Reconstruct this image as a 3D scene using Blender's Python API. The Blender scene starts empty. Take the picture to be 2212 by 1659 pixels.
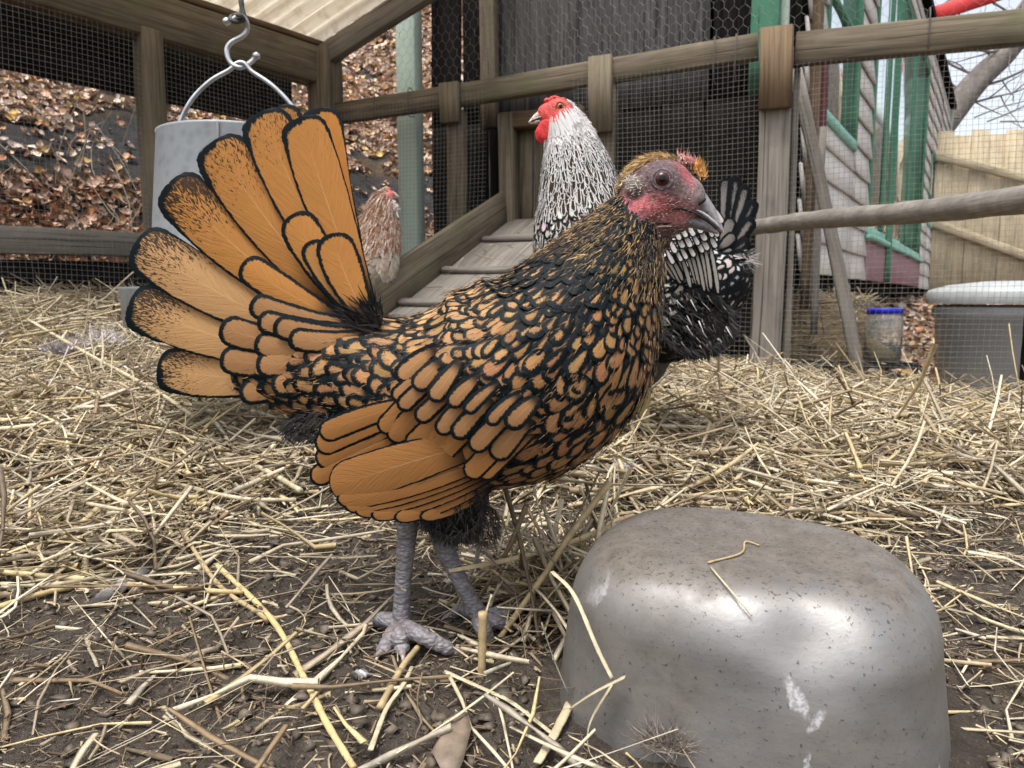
import bpy, math, random
import numpy as np
from mathutils import Vector, noise as mnoise
from mathutils.bvhtree import BVHTree
random.seed(7); RNG = np.random.default_rng(7)
SC = bpy.context.scene
COL = SC.collection
R = math.radians

# ------------------------------------------------------------------ camera, sky, sun, exposure
CAM_H = 0.255
FV = 1597.0                      # focal length in the photograph's own viewing pixels (2212 wide)
PITCH = math.atan(0.1137)
cam_d = bpy.data.cameras.new('camera'); cam_d.sensor_width = 36; cam_d.lens = 26.0
cam_d.clip_start = 0.01; cam_d.clip_end = 400
cam = bpy.data.objects.new('camera', cam_d); COL.objects.link(cam)
cam.location = (0, 0, CAM_H); cam.rotation_euler = (R(90) - PITCH, 0, 0)
cam_d.dof.use_dof = True; cam_d.dof.focus_distance = 0.56; cam_d.dof.aperture_fstop = 20
SC.camera = cam

SUN_EL, SUN_AZ = R(70), R(215)   # azimuth from +Y, clockwise
world = bpy.data.worlds.new('World'); SC.world = world; world.use_nodes = True
wn = world.node_tree; wn.nodes.clear()
sky = wn.nodes.new('ShaderNodeTexSky'); sky.sky_type = 'NISHITA'; sky.sun_disc = False
sky.sun_elevation = SUN_EL; sky.sun_rotation = SUN_AZ; sky.air_density = 1.0; sky.dust_density = 4.0; sky.ozone_density = 1.0
hs = wn.nodes.new('ShaderNodeHueSaturation'); hs.inputs['Saturation'].default_value = 0.35
bg = wn.nodes.new('ShaderNodeBackground'); bg.inputs['Strength'].default_value = 0.15
wo = wn.nodes.new('ShaderNodeOutputWorld')
wn.links.new(sky.outputs[0], hs.inputs['Color']); wn.links.new(hs.outputs[0], bg.inputs[0]); wn.links.new(bg.outputs[0], wo.inputs[0])
sun_d = bpy.data.lights.new('sun', 'SUN'); sun_d.energy = 1.5; sun_d.angle = R(24); sun_d.color = (1, .975, .94)
sun = bpy.data.objects.new('sun', sun_d); COL.objects.link(sun)
sd = Vector((math.sin(SUN_AZ) * math.cos(SUN_EL), math.cos(SUN_AZ) * math.cos(SUN_EL), math.sin(SUN_EL)))
sun.rotation_euler = (-sd).to_track_quat('-Z', 'Y').to_euler(); sun.location = sd * 20
SC.view_settings.view_transform = 'Standard'; SC.view_settings.look = 'None'
SC.view_settings.exposure = 1.0; SC.view_settings.gamma = 1
SC.render.engine = 'CYCLES'; SC.cycles.max_bounces = 6; SC.cycles.transparent_max_bounces = 12
SC.cycles.use_denoising = True

CP, SP = math.cos(PITCH), math.sin(PITCH)
def P(vx, vy, Y):
    a = (np.asarray(vx, float) - 1106) / FV; b = (829.5 - np.asarray(vy, float)) / FV
    dy = CP + b * SP; dz = -SP + b * CP
    k = np.asarray(Y, float) / dy
    return np.stack(np.broadcast_arrays(a * k, np.asarray(Y, float), CAM_H + dz * k), -1)
def smooth(a, b, x):
    t = np.clip((np.asarray(x, float) - a) / (b - a), 0, 1); return t * t * (3 - 2 * t)

# ------------------------------------------------------------------ mesh helpers
def tag(o, label=None, cat=None, group=None, kind=None):
    if label: o['label'] = label
    if cat: o['category'] = cat
    if group: o['group'] = group
    if kind: o['kind'] = kind
    return o
def empty(name, loc):
    o = bpy.data.objects.new(name, None); COL.objects.link(o); o.location = loc; o.empty_display_size = .05
    return o
def mk(name, V, F, mat, parent=None, uv=None, cols=None, smo=False):
    """V (n,3); F list of arrays (m,3)/(m,4) or one array or a python list of tuples; cols dict name->(n,4)"""
    V = np.asarray(V, np.float32).reshape(-1, 3)
    me = bpy.data.meshes.new(name)
    if isinstance(F, np.ndarray): F = [F]
    if F and not isinstance(F[0], np.ndarray):
        g = {}
        for f in F: g.setdefault(len(f), []).append(f)
        F = [np.array(x, np.int32) for x in g.values()]
    me.vertices.add(len(V)); me.vertices.foreach_set('co', V.ravel())
    tot = sum(f.size for f in F); npo = sum(len(f) for f in F)
    me.loops.add(tot); me.polygons.add(npo)
    li = np.concatenate([f.ravel() for f in F]).astype(np.int32)
    lt = np.concatenate([np.full(len(f), f.shape[1], np.int32) for f in F])
    ls = np.concatenate([[0], np.cumsum(lt)[:-1]]).astype(np.int32)
    me.loops.foreach_set('vertex_index', li); me.polygons.foreach_set('loop_start', ls); me.polygons.foreach_set('loop_total', lt)
    if smo: me.polygons.foreach_set('use_smooth', np.ones(npo, bool))
    if uv is not None:
        l = me.uv_layers.new(name='UVMap'); l.data.foreach_set('uv', np.asarray(uv, np.float32)[li].ravel())
    if cols:
        for k, c in cols.items():
            at = me.color_attributes.new(k, 'FLOAT_COLOR', 'POINT'); at.data.foreach_set('color', np.asarray(c, np.float32).ravel())
    me.update(); me.validate()
    if mat: me.materials.append(mat)
    o = bpy.data.objects.new(name, me); COL.objects.link(o)
    if parent:
        o.parent = parent
        p = parent; loc = Vector((0, 0, 0))
        while p: loc += p.location; p = p.parent
        o.location = -loc
    return o
def joinparts(parts):
    Vs, Fs, n = [], {}, 0
    for V, F in parts:
        V = np.asarray(V, float).reshape(-1, 3); Vs.append(V)
        if isinstance(F, np.ndarray): F = [F]
        elif F and not isinstance(F[0], np.ndarray):
            g = {}
            for f in F: g.setdefault(len(f), []).append(f)
            F = [np.array(x) for x in g.values()]
        for f in F: Fs.setdefault(f.shape[1], []).append(f + n)
        n += len(V)
    return np.concatenate(Vs), [np.concatenate(x) for x in Fs.values()]
def frame(T, up=(0, 0, 1)):
    T = np.asarray(T, float); T = T / (np.linalg.norm(T, axis=-1, keepdims=True) + 1e-12)
    up = np.broadcast_to(np.asarray(up, float), T.shape)
    S = np.cross(T, up); n = np.linalg.norm(S, axis=-1, keepdims=True)
    S = np.where(n < 1e-4, np.array([1., 0, 0]), S / (n + 1e-12))
    U = np.cross(S, T)
    return T, S, U
def tube(pts, rad, n=8, caps=True, flat=1.0, twist=0.):
    pts = np.asarray(pts, float); K = len(pts); rad = np.broadcast_to(np.asarray(rad, float), (K,))
    T = np.gradient(pts, axis=0); T /= np.linalg.norm(T, axis=1, keepdims=True) + 1e-12
    # parallel transport
    u = np.array([0, 0, 1.]) if abs(T[0][2]) < .9 else np.array([1., 0, 0])
    S = np.cross(T[0], u); S /= np.linalg.norm(S); V = []
    ang = np.arange(n) / n * 2 * math.pi + twist
    for k in range(K):
        S = S - T[k] * np.dot(S, T[k]); S /= np.linalg.norm(S); U = np.cross(S, T[k])
        V.append(pts[k] + rad[k] * (np.cos(ang)[:, None] * S + flat * np.sin(ang)[:, None] * U))
    V = np.concatenate(V); i = np.arange(n); j = (i + 1) % n; F = []
    for k in range(K - 1): F.append(np.stack([k * n + i, k * n + j, (k + 1) * n + j, (k + 1) * n + i], 1))
    F = [np.concatenate(F)]
    if caps:
        c = len(V); V = np.vstack([V, pts[0], pts[-1]])
        F.append(np.concatenate([np.stack([j, i, np.full(n, c)], 1), np.stack([(K - 1) * n + i, (K - 1) * n + j, np.full(n, c + 1)], 1)]))
    return V, F
def spline(pts, n=24):
    pts = np.asarray(pts, float); K = len(pts)
    e = np.vstack([2 * pts[0] - pts[1], pts, 2 * pts[-1] - pts[-2]])
    t = np.linspace(0, K - 1 - 1e-9, n); i = t.astype(int); f = (t - i)[:, None]
    p0, p1, p2, p3 = e[i], e[i + 1], e[i + 2], e[i + 3]
    return .5 * ((2 * p1) + (-p0 + p2) * f + (2 * p0 - 5 * p1 + 4 * p2 - p3) * f ** 2 + (-p0 + 3 * p1 - 3 * p2 + p3) * f ** 3)
def lathe(prof, c, n=48, axis_scale=(1, 1)):
    prof = np.asarray(prof, float); K = len(prof); a = np.arange(n) / n * 2 * math.pi
    V = np.stack([c[0] + prof[:, :1] * np.cos(a) * axis_scale[0], c[1] + prof[:, :1] * np.sin(a) * axis_scale[1], np.broadcast_to(c[2] + prof[:, 1:2], (K, n))], -1).reshape(-1, 3)
    i = np.arange(n); j = (i + 1) % n
    F = np.concatenate([np.stack([k * n + i, k * n + j, (k + 1) * n + j, (k + 1) * n + i], 1) for k in range(K - 1)])
    return V, F
def board(name, a, b, w, t, mat, parent=None, up=(0, 0, 1), wob=.004, seg=None, bev=.004, wb=None):
    """a plank from a to b: w across (along 'up'), t thick; uv runs along the grain"""
    a = np.asarray(a, float); b = np.asarray(b, float); L = np.linalg.norm(b - a)
    T, S, U = frame(b - a, up)
    K = seg or max(2, int(L / .12) + 1)
    s = np.linspace(0, 1, K); w2 = w if wb is None else wb
    V, uv = [], []; ru, rv = random.random() * 50, random.random() * 50
    ph = [random.random() * 6 for _ in range(4)]
    for k in range(K):
        hw = (w * (1 - s[k]) + w2 * s[k]) / 2; ht = t / 2
        c = a + (b - a) * s[k] + U * wob * math.sin(ph[0] + s[k] * 4.1) + S * wob * .6 * math.sin(ph[1] + s[k] * 3.3)
        x = bev
        ring = [(-hw + x, -ht), (hw - x, -ht), (hw, -ht + x), (hw, ht - x), (hw - x, ht), (-hw + x, ht), (-hw, ht - x), (-hw, -ht + x)]
        for (p, q) in ring:
            jit = wob * .25
            V.append(c + U * (p + random.uniform(-jit, jit)) + S * (q + random.uniform(-jit, jit)))
            uv.append((ru + s[k] * L, rv + p + q * .7))
    F = []
    for k in range(K - 1):
        for i in range(8):
            j = (i + 1) % 8; F.append((k * 8 + i, k * 8 + j, (k + 1) * 8 + j, (k + 1) * 8 + i))
    F.append(tuple(range(7, -1, -1))); F.append(tuple((K - 1) * 8 + i for i in range(8)))
    return mk(name, V, F, mat, parent, uv=uv)
def wires(segs, r, sides=3):
    """segs: list of (K,3) polylines"""
    return joinparts([tube(p, r, sides, caps=False) for p in segs])

# ------------------------------------------------------------------ material helpers
class NT:
    def __init__(s, name):
        s.m = bpy.data.materials.new(name); s.m.use_nodes = True; s.t = s.m.node_tree; s.t.nodes.clear()
        s.out = s.n('ShaderNodeOutputMaterial'); s.p = s.n('ShaderNodeBsdfPrincipled'); s.l(s.p.outputs[0], s.out.inputs[0])
    def n(s, ty, **k):
        o = s.t.nodes.new(ty)
        for a, v in k.items(): setattr(o, a, v)
        return o
    def l(s, a, b): s.t.links.new(a, b)
    def set(s, **k):
        for a, v in k.items():
            i = s.p.inputs[a.replace('_', ' ')]
            if hasattr(v, 'is_linked') or hasattr(v, 'links'): s.l(v, i)
            else: i.default_value = v
    def coord(s, which='Object', scale=(1, 1, 1)):
        tc = s.n('ShaderNodeTexCoord'); mp = s.n('ShaderNodeMapping'); mp.inputs['Scale'].default_value = scale
        s.l(tc.outputs[which], mp.inputs[0]); return mp.outputs[0]
    def noise(s, vec, scale, detail=4, rough=.55, dist=0, col=False):
        o = s.n('ShaderNodeTexNoise'); o.inputs['Scale'].default_value = scale; o.inputs['Detail'].default_value = detail
        o.inputs['Roughness'].default_value = rough; o.inputs['Distortion'].default_value = dist
        if vec is not None: s.l(vec, o.inputs['Vector'])
        return o.outputs['Color' if col else 'Fac']
    def ramp(s, fac, stops, interp='LINEAR'):
        o = s.n('ShaderNodeValToRGB'); e = o.color_ramp.elements; o.color_ramp.interpolation = interp
        while len(e) < len(stops): e.new(.5)
        for x, (p, c) in zip(e, stops): x.position = p; x.color = tuple(c) + (1,) if len(c) == 3 else c
        s.l(fac, o.inputs[0]); return o.outputs[0]
    def mix(s, fac, a, b, mode='MIX'):
        o = s.n('ShaderNodeMix', data_type='RGBA', blend_type=mode)
        for i, v in ((0, fac), (6, a), (7, b)):
            if hasattr(v, 'links'): s.l(v, o.inputs[i])
            else: o.inputs[i].default_value = v if i == 0 else tuple(v) + ((1,) if len(v) == 3 else ())
        return o.outputs[2]
    def math(s, op, a, b=None, c=None, clamp=False):
        o = s.n('ShaderNodeMath', operation=op, use_clamp=clamp)
        for i, v in enumerate((a, b, c)):
            if v is None: continue
            if hasattr(v, 'links'): s.l(v, o.inputs[i])
            else: o.inputs[i].default_value = v
        return o.outputs[0]
    def sstep(s, x, a, b):
        o = s.n('ShaderNodeMapRange', interpolation_type='SMOOTHSTEP')
        s.l(x, o.inputs[0])
        for i, v in ((1, a), (2, b)):
            if hasattr(v, 'links'): s.l(v, o.inputs[i])
            else: o.inputs[i].default_value = v
        return o.outputs[0]
    def bump(s, h, strength=.3, dist=.01):
        o = s.n('ShaderNodeBump'); o.inputs['Strength'].default_value = strength; o.inputs['Distance'].default_value = dist
        s.l(h, o.inputs['Height']); s.l(o.outputs[0], s.p.inputs['Normal'])
    def attr(s, name):
        o = s.n('ShaderNodeAttribute', attribute_name=name); return o
    def sep(s, col):
        o = s.n('ShaderNodeSeparateColor'); s.l(col, o.inputs[0]); return o.outputs

def mat_wood(name, c1, c2, c3, dark=(.02, .016, .012), moss=None, rough=.85, paint=None, spec=.25):
    m = NT(name); uv = m.coord('UV', (3, 90, 1)); uv2 = m.coord('UV', (1.2, 14, 1)); uv3 = m.coord('UV', (7, 7, 7))
    g = m.noise(uv, 1, 6, .65, .6); g2 = m.noise(uv2, 1.6, 4, .6, 1.2); bl = m.noise(uv3, 1, 4, .6)
    c = m.ramp(g, [(.3, c1), (.5, c2), (.72, c3)])
    c = m.mix(m.ramp(g2, [(.42, (0, 0, 0)), (.7, (1, 1, 1))]), c, m.mix(.6, c, c3))
    cr = m.ramp(m.noise(m.coord('UV', (1.5, 130, 1)), 1, 3, .5, .3), [(.60, (0, 0, 0)), (.68, (1, 1, 1))])
    c = m.mix(m.math('MULTIPLY', cr, .75), c, dark)
    st = m.ramp(bl, [(.52, (0, 0, 0)), (.75, (1, 1, 1))]); c = m.mix(m.math('MULTIPLY', st, .5), c, m.mix(.6, c, dark))
    if moss:
        c = m.mix(m.ramp(m.noise(m.coord('UV', (3, 5, 1)), 1.3, 5, .7), [(.5, (0, 0, 0)), (.7, (.55, .55, .55))]), c, moss)
    if paint:
        pf = m.ramp(m.noise(m.coord('UV', (3, 22, 1)), 2, 6, .7), [(.30, (0, 0, 0)), (.40, (1, 1, 1))])
        pc = m.mix(m.noise(uv3, 2, 4), paint, m.mix(.35, paint, (.3, .3, .28)))
        c = m.mix(pf, c, pc)
    m.set(Base_Color=c, Roughness=rough); m.p.inputs['Specular IOR Level'].default_value = spec
    m.bump(m.math('SUBTRACT', g, m.math('MULTIPLY', cr, .8)), .5, .004); return m.m
def mat_plain(name, c, rough=.6, metal=0., var=.25, scale=30, bump=.0):
    m = NT(name); n = m.noise(m.coord('Object'), scale, 5, .6)
    c2 = tuple(x * (1 - var) for x in c); c3 = tuple(min(1, x * (1 + var)) for x in c)
    m.set(Base_Color=m.ramp(n, [(.3, c2), (.7, c3)]), Roughness=rough, Metallic=metal)
    if bump: m.bump(n, bump, .003)
    return m.m

M_OLD = mat_wood('weathered_wood', (.06, .048, .034), (.125, .10, .07), (.21, .17, .12), moss=(.10, .11, .05))
M_GREY = mat_wood('grey_wood', (.10, .09, .078), (.19, .17, .145), (.28, .25, .215))
M_BROWN = mat_wood('brown_wood', (.06, .04, .025), (.13, .088, .052), (.21, .145, .085))
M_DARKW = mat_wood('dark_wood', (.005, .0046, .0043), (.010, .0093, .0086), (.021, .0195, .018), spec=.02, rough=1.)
M_PLY = mat_wood('stained_plywood', (.02, .019, .018), (.055, .053, .051), (.13, .127, .123), spec=.08)
M_MINT = mat_wood('mint_paint_wood', (.18, .15, .11), (.28, .24, .18), (.33, .3, .24), paint=(.42, .52, .44))
M_GREEN = mat_wood('green_paint_wood', (.02, .05, .03), (.03, .09, .06), (.05, .12, .08), paint=(.015, .17, .085))
M_TEAL = mat_wood('teal_paint_wood', (.1, .2, .15), (.15, .3, .24), (.2, .4, .3), paint=(.22, .5, .40))
M_SIDING = mat_wood('pink_siding', (.42, .36, .34), (.55, .48, .46), (.62, .56, .54), paint=(.72, .67, .62))
M_PURPLE = mat_wood('mauve_board', (.2, .11, .12), (.28, .16, .17), (.3, .2, .2), paint=(.34, .17, .2))
M_DRED = mat_wood('dark_red_board', (.05, .012, .012), (.1, .02, .02), (.14, .03, .03))
M_RED = mat_plain('red_paint', (.55, .02, .02), .5, var=.1, scale=8)
M_TAN = mat_wood('tan_fence_wood', (.30, .24, .15), (.42, .345, .225), (.52, .44, .31))

# ------------------------------------------------------------------ terrain
FC = np.array([-.83, 3.3]); FE = np.array([.919, -.394]); FN = np.array([.394, .919])   # back fence: corner, along, away
LE = np.array([-.61, -.79]); LN = np.array([-.79, .61])                                 # left fence from the same corner
def F3(s, z, off=0.): p = FC + FE * s + FN * off; return np.array([p[0], p[1], z])
def L3(s, z, off=0.): p = FC + LE * s + LN * off; return np.array([p[0], p[1], z])
class VN:                                                    # smooth value noise in numpy
    def __init__(s, seed): s.g = np.random.default_rng(seed).random((64, 64))
    def __call__(s, x, y):
        xi = np.floor(x).astype(int); yi = np.floor(y).astype(int); fx = x - xi; fy = y - yi
        fx = fx * fx * (3 - 2 * fx); fy = fy * fy * (3 - 2 * fy); g = s.g
        a = g[xi % 64, yi % 64]; b = g[(xi + 1) % 64, yi % 64]; c = g[xi % 64, (yi + 1) % 64]; d = g[(xi + 1) % 64, (yi + 1) % 64]
        return (a * (1 - fx) + b * fx) * (1 - fy) + (c * (1 - fx) + d * fx) * fy - .5
N1, N2, N3, N4 = VN(1), VN(2), VN(3), VN(4)
def straw_mask(x, y):
    """1 where the straw lies thick, 0 on bare soil"""
    x = np.asarray(x, float); y = np.asarray(y, float)
    m = smooth(.80, 1.0, y + .16 * N1(x * 5, y * 5) + .05 * N2(x * 15, y * 15))
    heap = np.exp(-(((x - .05) / .055) ** 2 + ((y - .60) / .06) ** 2)) * .9          # tussock beside the bowl
    right = smooth(.30, .36, x) * smooth(.55, .42, y) * .7
    bare = np.exp(-(((x - .44) / .09) ** 2 + ((y - .62) / .10) ** 2))
    left = smooth(-.26, -.40, x) * smooth(.55, .75, y) * .45
    return np.clip(np.maximum.reduce([m, heap, right, left]) - bare * .8, 0, 1)
def ground_z(x, y):
    x = np.asarray(x, float); y = np.asarray(y, float)
    f = smooth(.75, 2.7, y)
    z = f * (.06 - .12 * np.clip(x, -2.2, 2.2))
    z = z + .03 * smooth(.8, 1.1, y) + .02 * N1(x * 3.1, y * 3.1) * smooth(.7, 1.2, y)
    near = smooth(1.4, .8, y)
    z = z + near * (.012 * N2(x * 9, y * 9) + .007 * N3(x * 31, y * 31) + .005 * N4(x * 83, y * 83) + .003 * N1(x * 190, y * 190))
    # bank behind the left fence
    dx, dy = x - FC[0], y - FC[1]
    dl = dx * LN[0] + dy * LN[1]; db = dx * FN[0] + dy * FN[1]
    along = dx * FE[0] + dy * FE[1]
    d2 = np.maximum(dl, np.where(along < .9, db - .6 - .6 * np.maximum(along, 0), -9))
    bank = np.maximum(0, d2 - .35)
    rough = .10 * N1(x * 2.2, y * 2.2) + .05 * N2(x * 6, y * 6) + .03 * N3(x * 14, y * 14)
    z = z + np.minimum(bank * .62 + rough * smooth(0, .5, bank), 7)
    # right-hand garden: gently rising away
    rg = np.maximum(0, db - .6) * smooth(1.6, 2.4, along)
    z = z + np.minimum(rg * .085, .55) + rough * .4 * smooth(.2, 1., rg)
    return z
def graded(a, b, fine0, fine1, step, grow):
    r = list(np.arange(fine0, fine1, step)); s = step; x = r[-1]
    while x < b: s *= grow; x += s; r.append(x)
    s = step; x = r[0]; l = []
    while x > a: s *= grow; x -= s; l.append(x)
    return np.array(l[::-1] + r)
gx = graded(-60, 60, -.62, .62, .0045, 1.045); gy = graded(-12, 90, .30, 1.15, .0045, 1.04)
GX, GY = np.meshgrid(gx, gy, indexing='ij'); GZ = ground_z(GX, GY)
V = np.stack([GX, GY, GZ], -1).reshape(-1, 3); nx, ny = GX.shape
i = np.arange(nx - 1)[:, None] * ny + np.arange(ny - 1)[None]; F = np.stack([i, i + ny, i + ny + 1, i + 1], -1).reshape(-1, 4)
sm = straw_mask(GX, GY); dl = (GX - FC[0]) * LN[0] + (GY - FC[1]) * LN[1]; db = (GX - FC[0]) * FN[0] + (GY - FC[1]) * FN[1]
outside = np.clip(np.maximum(smooth(.0, .4, dl), smooth(.0, .3, db)), 0, 1)
zb = GZ + .3 * N2(GX * 1.3, GY * 1.3); band = smooth(.80, .92, zb) * smooth(1.32, 1.18, zb)
gc = np.stack([sm, outside, band, np.ones_like(sm)], -1).reshape(-1, 4)
m = NT('soil'); at = m.attr('g'); ch = m.sep(at.outputs['Color']); co = m.coord('Object')
n1 = m.noise(co, 9, 8, .7); n2 = m.noise(co, 70, 6, .7); n3 = m.noise(co, 320, 4, .7)
c = m.ramp(n1, [(.3, (.075, .062, .050)), (.55, (.135, .112, .09)), (.75, (.20, .17, .14))])
c = m.mix(m.ramp(n2, [(.35, (0, 0, 0)), (.7, (1, 1, 1))]), m.mix(.45, c, (.03, .023, .018)), c)
c = m.mix(m.ramp(n3, [(.58, (0, 0, 0)), (.68, (.8, .8, .8))]), c, (.24, .19, .14))
stc = m.ramp(m.noise(m.coord('Object', (40, 160, 60)), 1, 5, .7, 1.5), [(.3, (.05, .036, .022)), (.5, (.17, .125, .07)), (.68, (.38, .30, .18))])
c = m.mix(ch[0], c, stc)
bk = m.ramp(m.noise(co, 1.3, 6, .6), [(.35, (.035, .033, .035)), (.48, (.06, .055, .052)), (.52, (.13, .085, .05)), (.7, (.10, .07, .045))])
bk = m.mix(m.ramp(m.noise(co, 22, 5, .7), [(.4, (0, 0, 0)), (.65, (1, 1, 1))]), m.mix(.4, bk, (.015, .013, .011)), bk)
bk = m.mix(m.math('MULTIPLY', ch[2], .9), bk, m.ramp(m.noise(co, 14, 6, .7), [(.35, (.014, .014, .015)), (.7, (.06, .06, .064))]))
c = m.mix(ch[1], c, bk)
m.set(Base_Color=c, Roughness=.95); m.p.inputs['Specular IOR Level'].default_value = .15
m.bump(m.math('ADD', n2, m.math('MULTIPLY', n3, .6)), 1., .012); M_SOIL = m.m
ground = mk('ground', V, F, M_SOIL, cols={'g': gc}, smo=True); tag(ground, kind='structure')
def gz(x, y): return float(ground_z(np.array([x]), np.array([y]))[0])
def G(vx, vy, h=0.):
    """viewing pixel -> point on the ground"""
    a = (vx - 1106) / FV; b = (829.5 - vy) / FV; d = np.array([a, CP + b * SP, -SP + b * CP])
    t = .1
    for _ in range(4000):
        p = d * t; z = CAM_H + p[2]
        if z <= gz(p[0], p[1]) + h: break
        t += .004
    return np.array([p[0], p[1], z])

# ------------------------------------------------------------------ left fence of the run, with beam, posts, wire
m = NT('galvanised_wire'); n = m.noise(m.coord('Object'), 40, 3)
m.set(Base_Color=m.ramp(n, [(.3, (.15, .138, .12)), (.7, (.31, .295, .265))]), Roughness=.5, Metallic=.35); M_WIRE = m.m
m = NT('dark_old_wire'); m.set(Base_Color=(.10, .09, .085, 1), Roughness=.6, Metallic=.3); M_DWIRE = m.m
def hardware_cloth(fn, s0, s1, z0, z1, cell, r, wob=.006):
    segs = []; nz = int((z1 - z0) / cell); ns = int((s1 - s0) / cell)
    def pt(s, z):
        return fn(s + wob * math.sin(z * 7.1 + s * 2) * .7 + .3 * wob * math.sin(s * 31 + z * 3), z + wob * math.sin(s * 5.3 + z * 3.) * .8 + .25 * wob * math.sin(z * 29 + s * 9), wob * 1.5 * math.sin(s * 3.7 + z * 4.9))
    for k in range(nz + 1):
        z = z0 + k * cell; segs.append(np.array([pt(s, z) for s in np.linspace(s0, s1, 16)]))
    for k in range(ns + 1):
        s = s0 + k * cell; segs.append(np.array([pt(s, z) for z in np.linspace(z0, z1, 10)]))
    return wires(segs, r)
lf = empty('run_side_fence', L3(.6, .2)); tag(lf, 'weathered timber side fence of the run with square wire mesh, leafy bank behind', 'fence')
def zL(s): return gz(*L3(s, 0)[:2])
board('top_beam', L3(-.05, 1.245), L3(2.4, 1.245), .15, .09, M_OLD, lf)
board('upper_plate', L3(-.02, 1.335, .03), L3(2.4, 1.335, .03), .025, .12, M_BROWN, lf)
board('hanging_board', L3(.06, 1.09, .12), L3(2.4, 1.09, .12), .20, .03, M_DARKW, lf)
board('post', L3(.74, zL(.74) - .1, -.01), L3(.74, 1.19, -.01), .075, .075, M_OLD, lf, up=(LE[0], LE[1], 0))
board('post', L3(1.75, zL(1.75) - .1, -.01), L3(1.75, 1.19, -.01), .075, .075, M_OLD, lf, up=(LE[0], LE[1], 0))
board('bottom_rail', L3(.05, .455, -.005), L3(2.4, .42, -.005), .085, .045, M_GREY, lf)
board('base_board', L3(.05, .30, .03), L3(2.4, .27, .03), .20, .03, M_DARKW, lf)
V, F = hardware_cloth(lambda s, z, o: L3(s, z, -.035 + o * .3), .08, 1.95, .12, 1.2, .0165, .0006)
tag(mk('wire_mesh', V, F, M_WIRE, lf), kind='stuff')

# ------------------------------------------------------------------ back fence of the run
bf = empty('run_back_fence', F3(1.4, 0)); tag(bf, 'weathered timber back fence with top rail and square wire mesh across the run', 'fence')
def zF(s): return gz(*F3(s, 0)[:2])
board('corner_post', F3(.03, zF(0) - .1), F3(.03, 1.31), .115, .10, M_OLD, bf, up=(FE[0], FE[1], 0), wob=.006)
board('post', F3(1.86, zF(1.86) - .15), F3(1.865, 1.09), .098, .07, M_GREY, bf, up=(FE[0], FE[1], 0))
board('post', F3(2.64, zF(2.6) - .2, -.05), F3(2.655, .66, -.05), .09, .06, M_DARKW, bf, up=(FE[0], FE[1], 0))
board('top_rail', F3(.09, 1.045, .005), F3(1.80, 1.095, .005), .082, .045, M_OLD, bf)
board('top_rail', F3(1.92, 1.075, -.01), F3(3.3, 1.02, -.01), .10, .045, M_OLD, bf)
board('post_block', F3(1.863, .88, -.052), F3(1.866, 1.135, -.052), .102, .035, M_BROWN, bf, up=(FE[0], FE[1], 0))
board('stud_block', F3(.65, .95, -.033), F3(.65, 1.10, -.033), .085, .028, M_OLD, bf, up=(FE[0], FE[1], 0))
board('stud_block', F3(1.265, .86, -.033), F3(1.265, 1.125, -.033), .085, .028, M_OLD, bf, up=(FE[0], FE[1], 0))
board('stud', F3(.655, zF(.65), .01), F3(.655, 1.0, .01), .075, .04, M_OLD, bf, up=(FE[0], FE[1], 0))
board('stud', F3(1.27, zF(1.27), .01), F3(1.27, 1.04, .01), .08, .04, M_OLD, bf, up=(FE[0], FE[1], 0))
board('side_strip', F3(1.925, zF(1.9) - .1, .03), F3(1.93, 1.02, .03), .02, .03, M_GREY, bf, up=(FE[0], FE[1], 0))
for k, (a, b) in enumerate(((.08, .80), (1.16, 1.82), (1.915, 2.97))):
    V, F = hardware_cloth(lambda s, z, o: F3(s, z, -.028 + o * .3), a, b, zF((a + b) / 2) - .05, 1.06, .0168, .0006)
    tag(mk('wire_mesh', V, F, M_WIRE, bf), kind='stuff')
# hexagonal netting above the rail
segs = []; c = .036; h = c * .62; rows = 20; colsn = int(2.75 / (c * 1.5 / 1.5))
def hexp(s, z): return F3(s + .006 * math.sin(z * 13 + s * 5) + .003 * math.sin(s * 41 + z * 17), z + .005 * math.sin(s * 17) + .003 * math.sin(s * 47 + z * 31), .03 + .01 * math.sin(s * 4 + z * 6))
for iz in range(rows):
    for ix in range(int(2.7 / c)):
        s0 = .33 + ix * c + (iz % 2) * c / 2; z0 = 1.10 + iz * h * 1.42
        a = hexp(s0, z0); b = hexp(s0, z0 + h * .75)
        segs.append(np.array([a, b]))
        segs.append(np.array([b, hexp(s0 + c / 2, z0 + h * 1.42)])); segs.append(np.array([b, hexp(s0 - c / 2, z0 + h * 1.42)]))
V, F = wires(segs, .0006); tag(mk('hexagonal_netting', V, F, M_WIRE, bf), kind='stuff')
for s0 in (.30, .46, 1.66, 1.73, 2.3):
    pts = [F3(s0, 1.13 if s0 > 1 else 1.095, .03), F3(s0 + .002, 1.135 if s0 > 1 else 1.10, -.03), F3(s0 + .002, 1.0 + (.02 if s0 > 1 else 0), -.032), F3(s0, 1.0, .02)]
    V, F = tube(spline(pts, 12), .0022, 5); mk('wire_tie', V, F, M_DWIRE, bf, smo=True)

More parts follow.
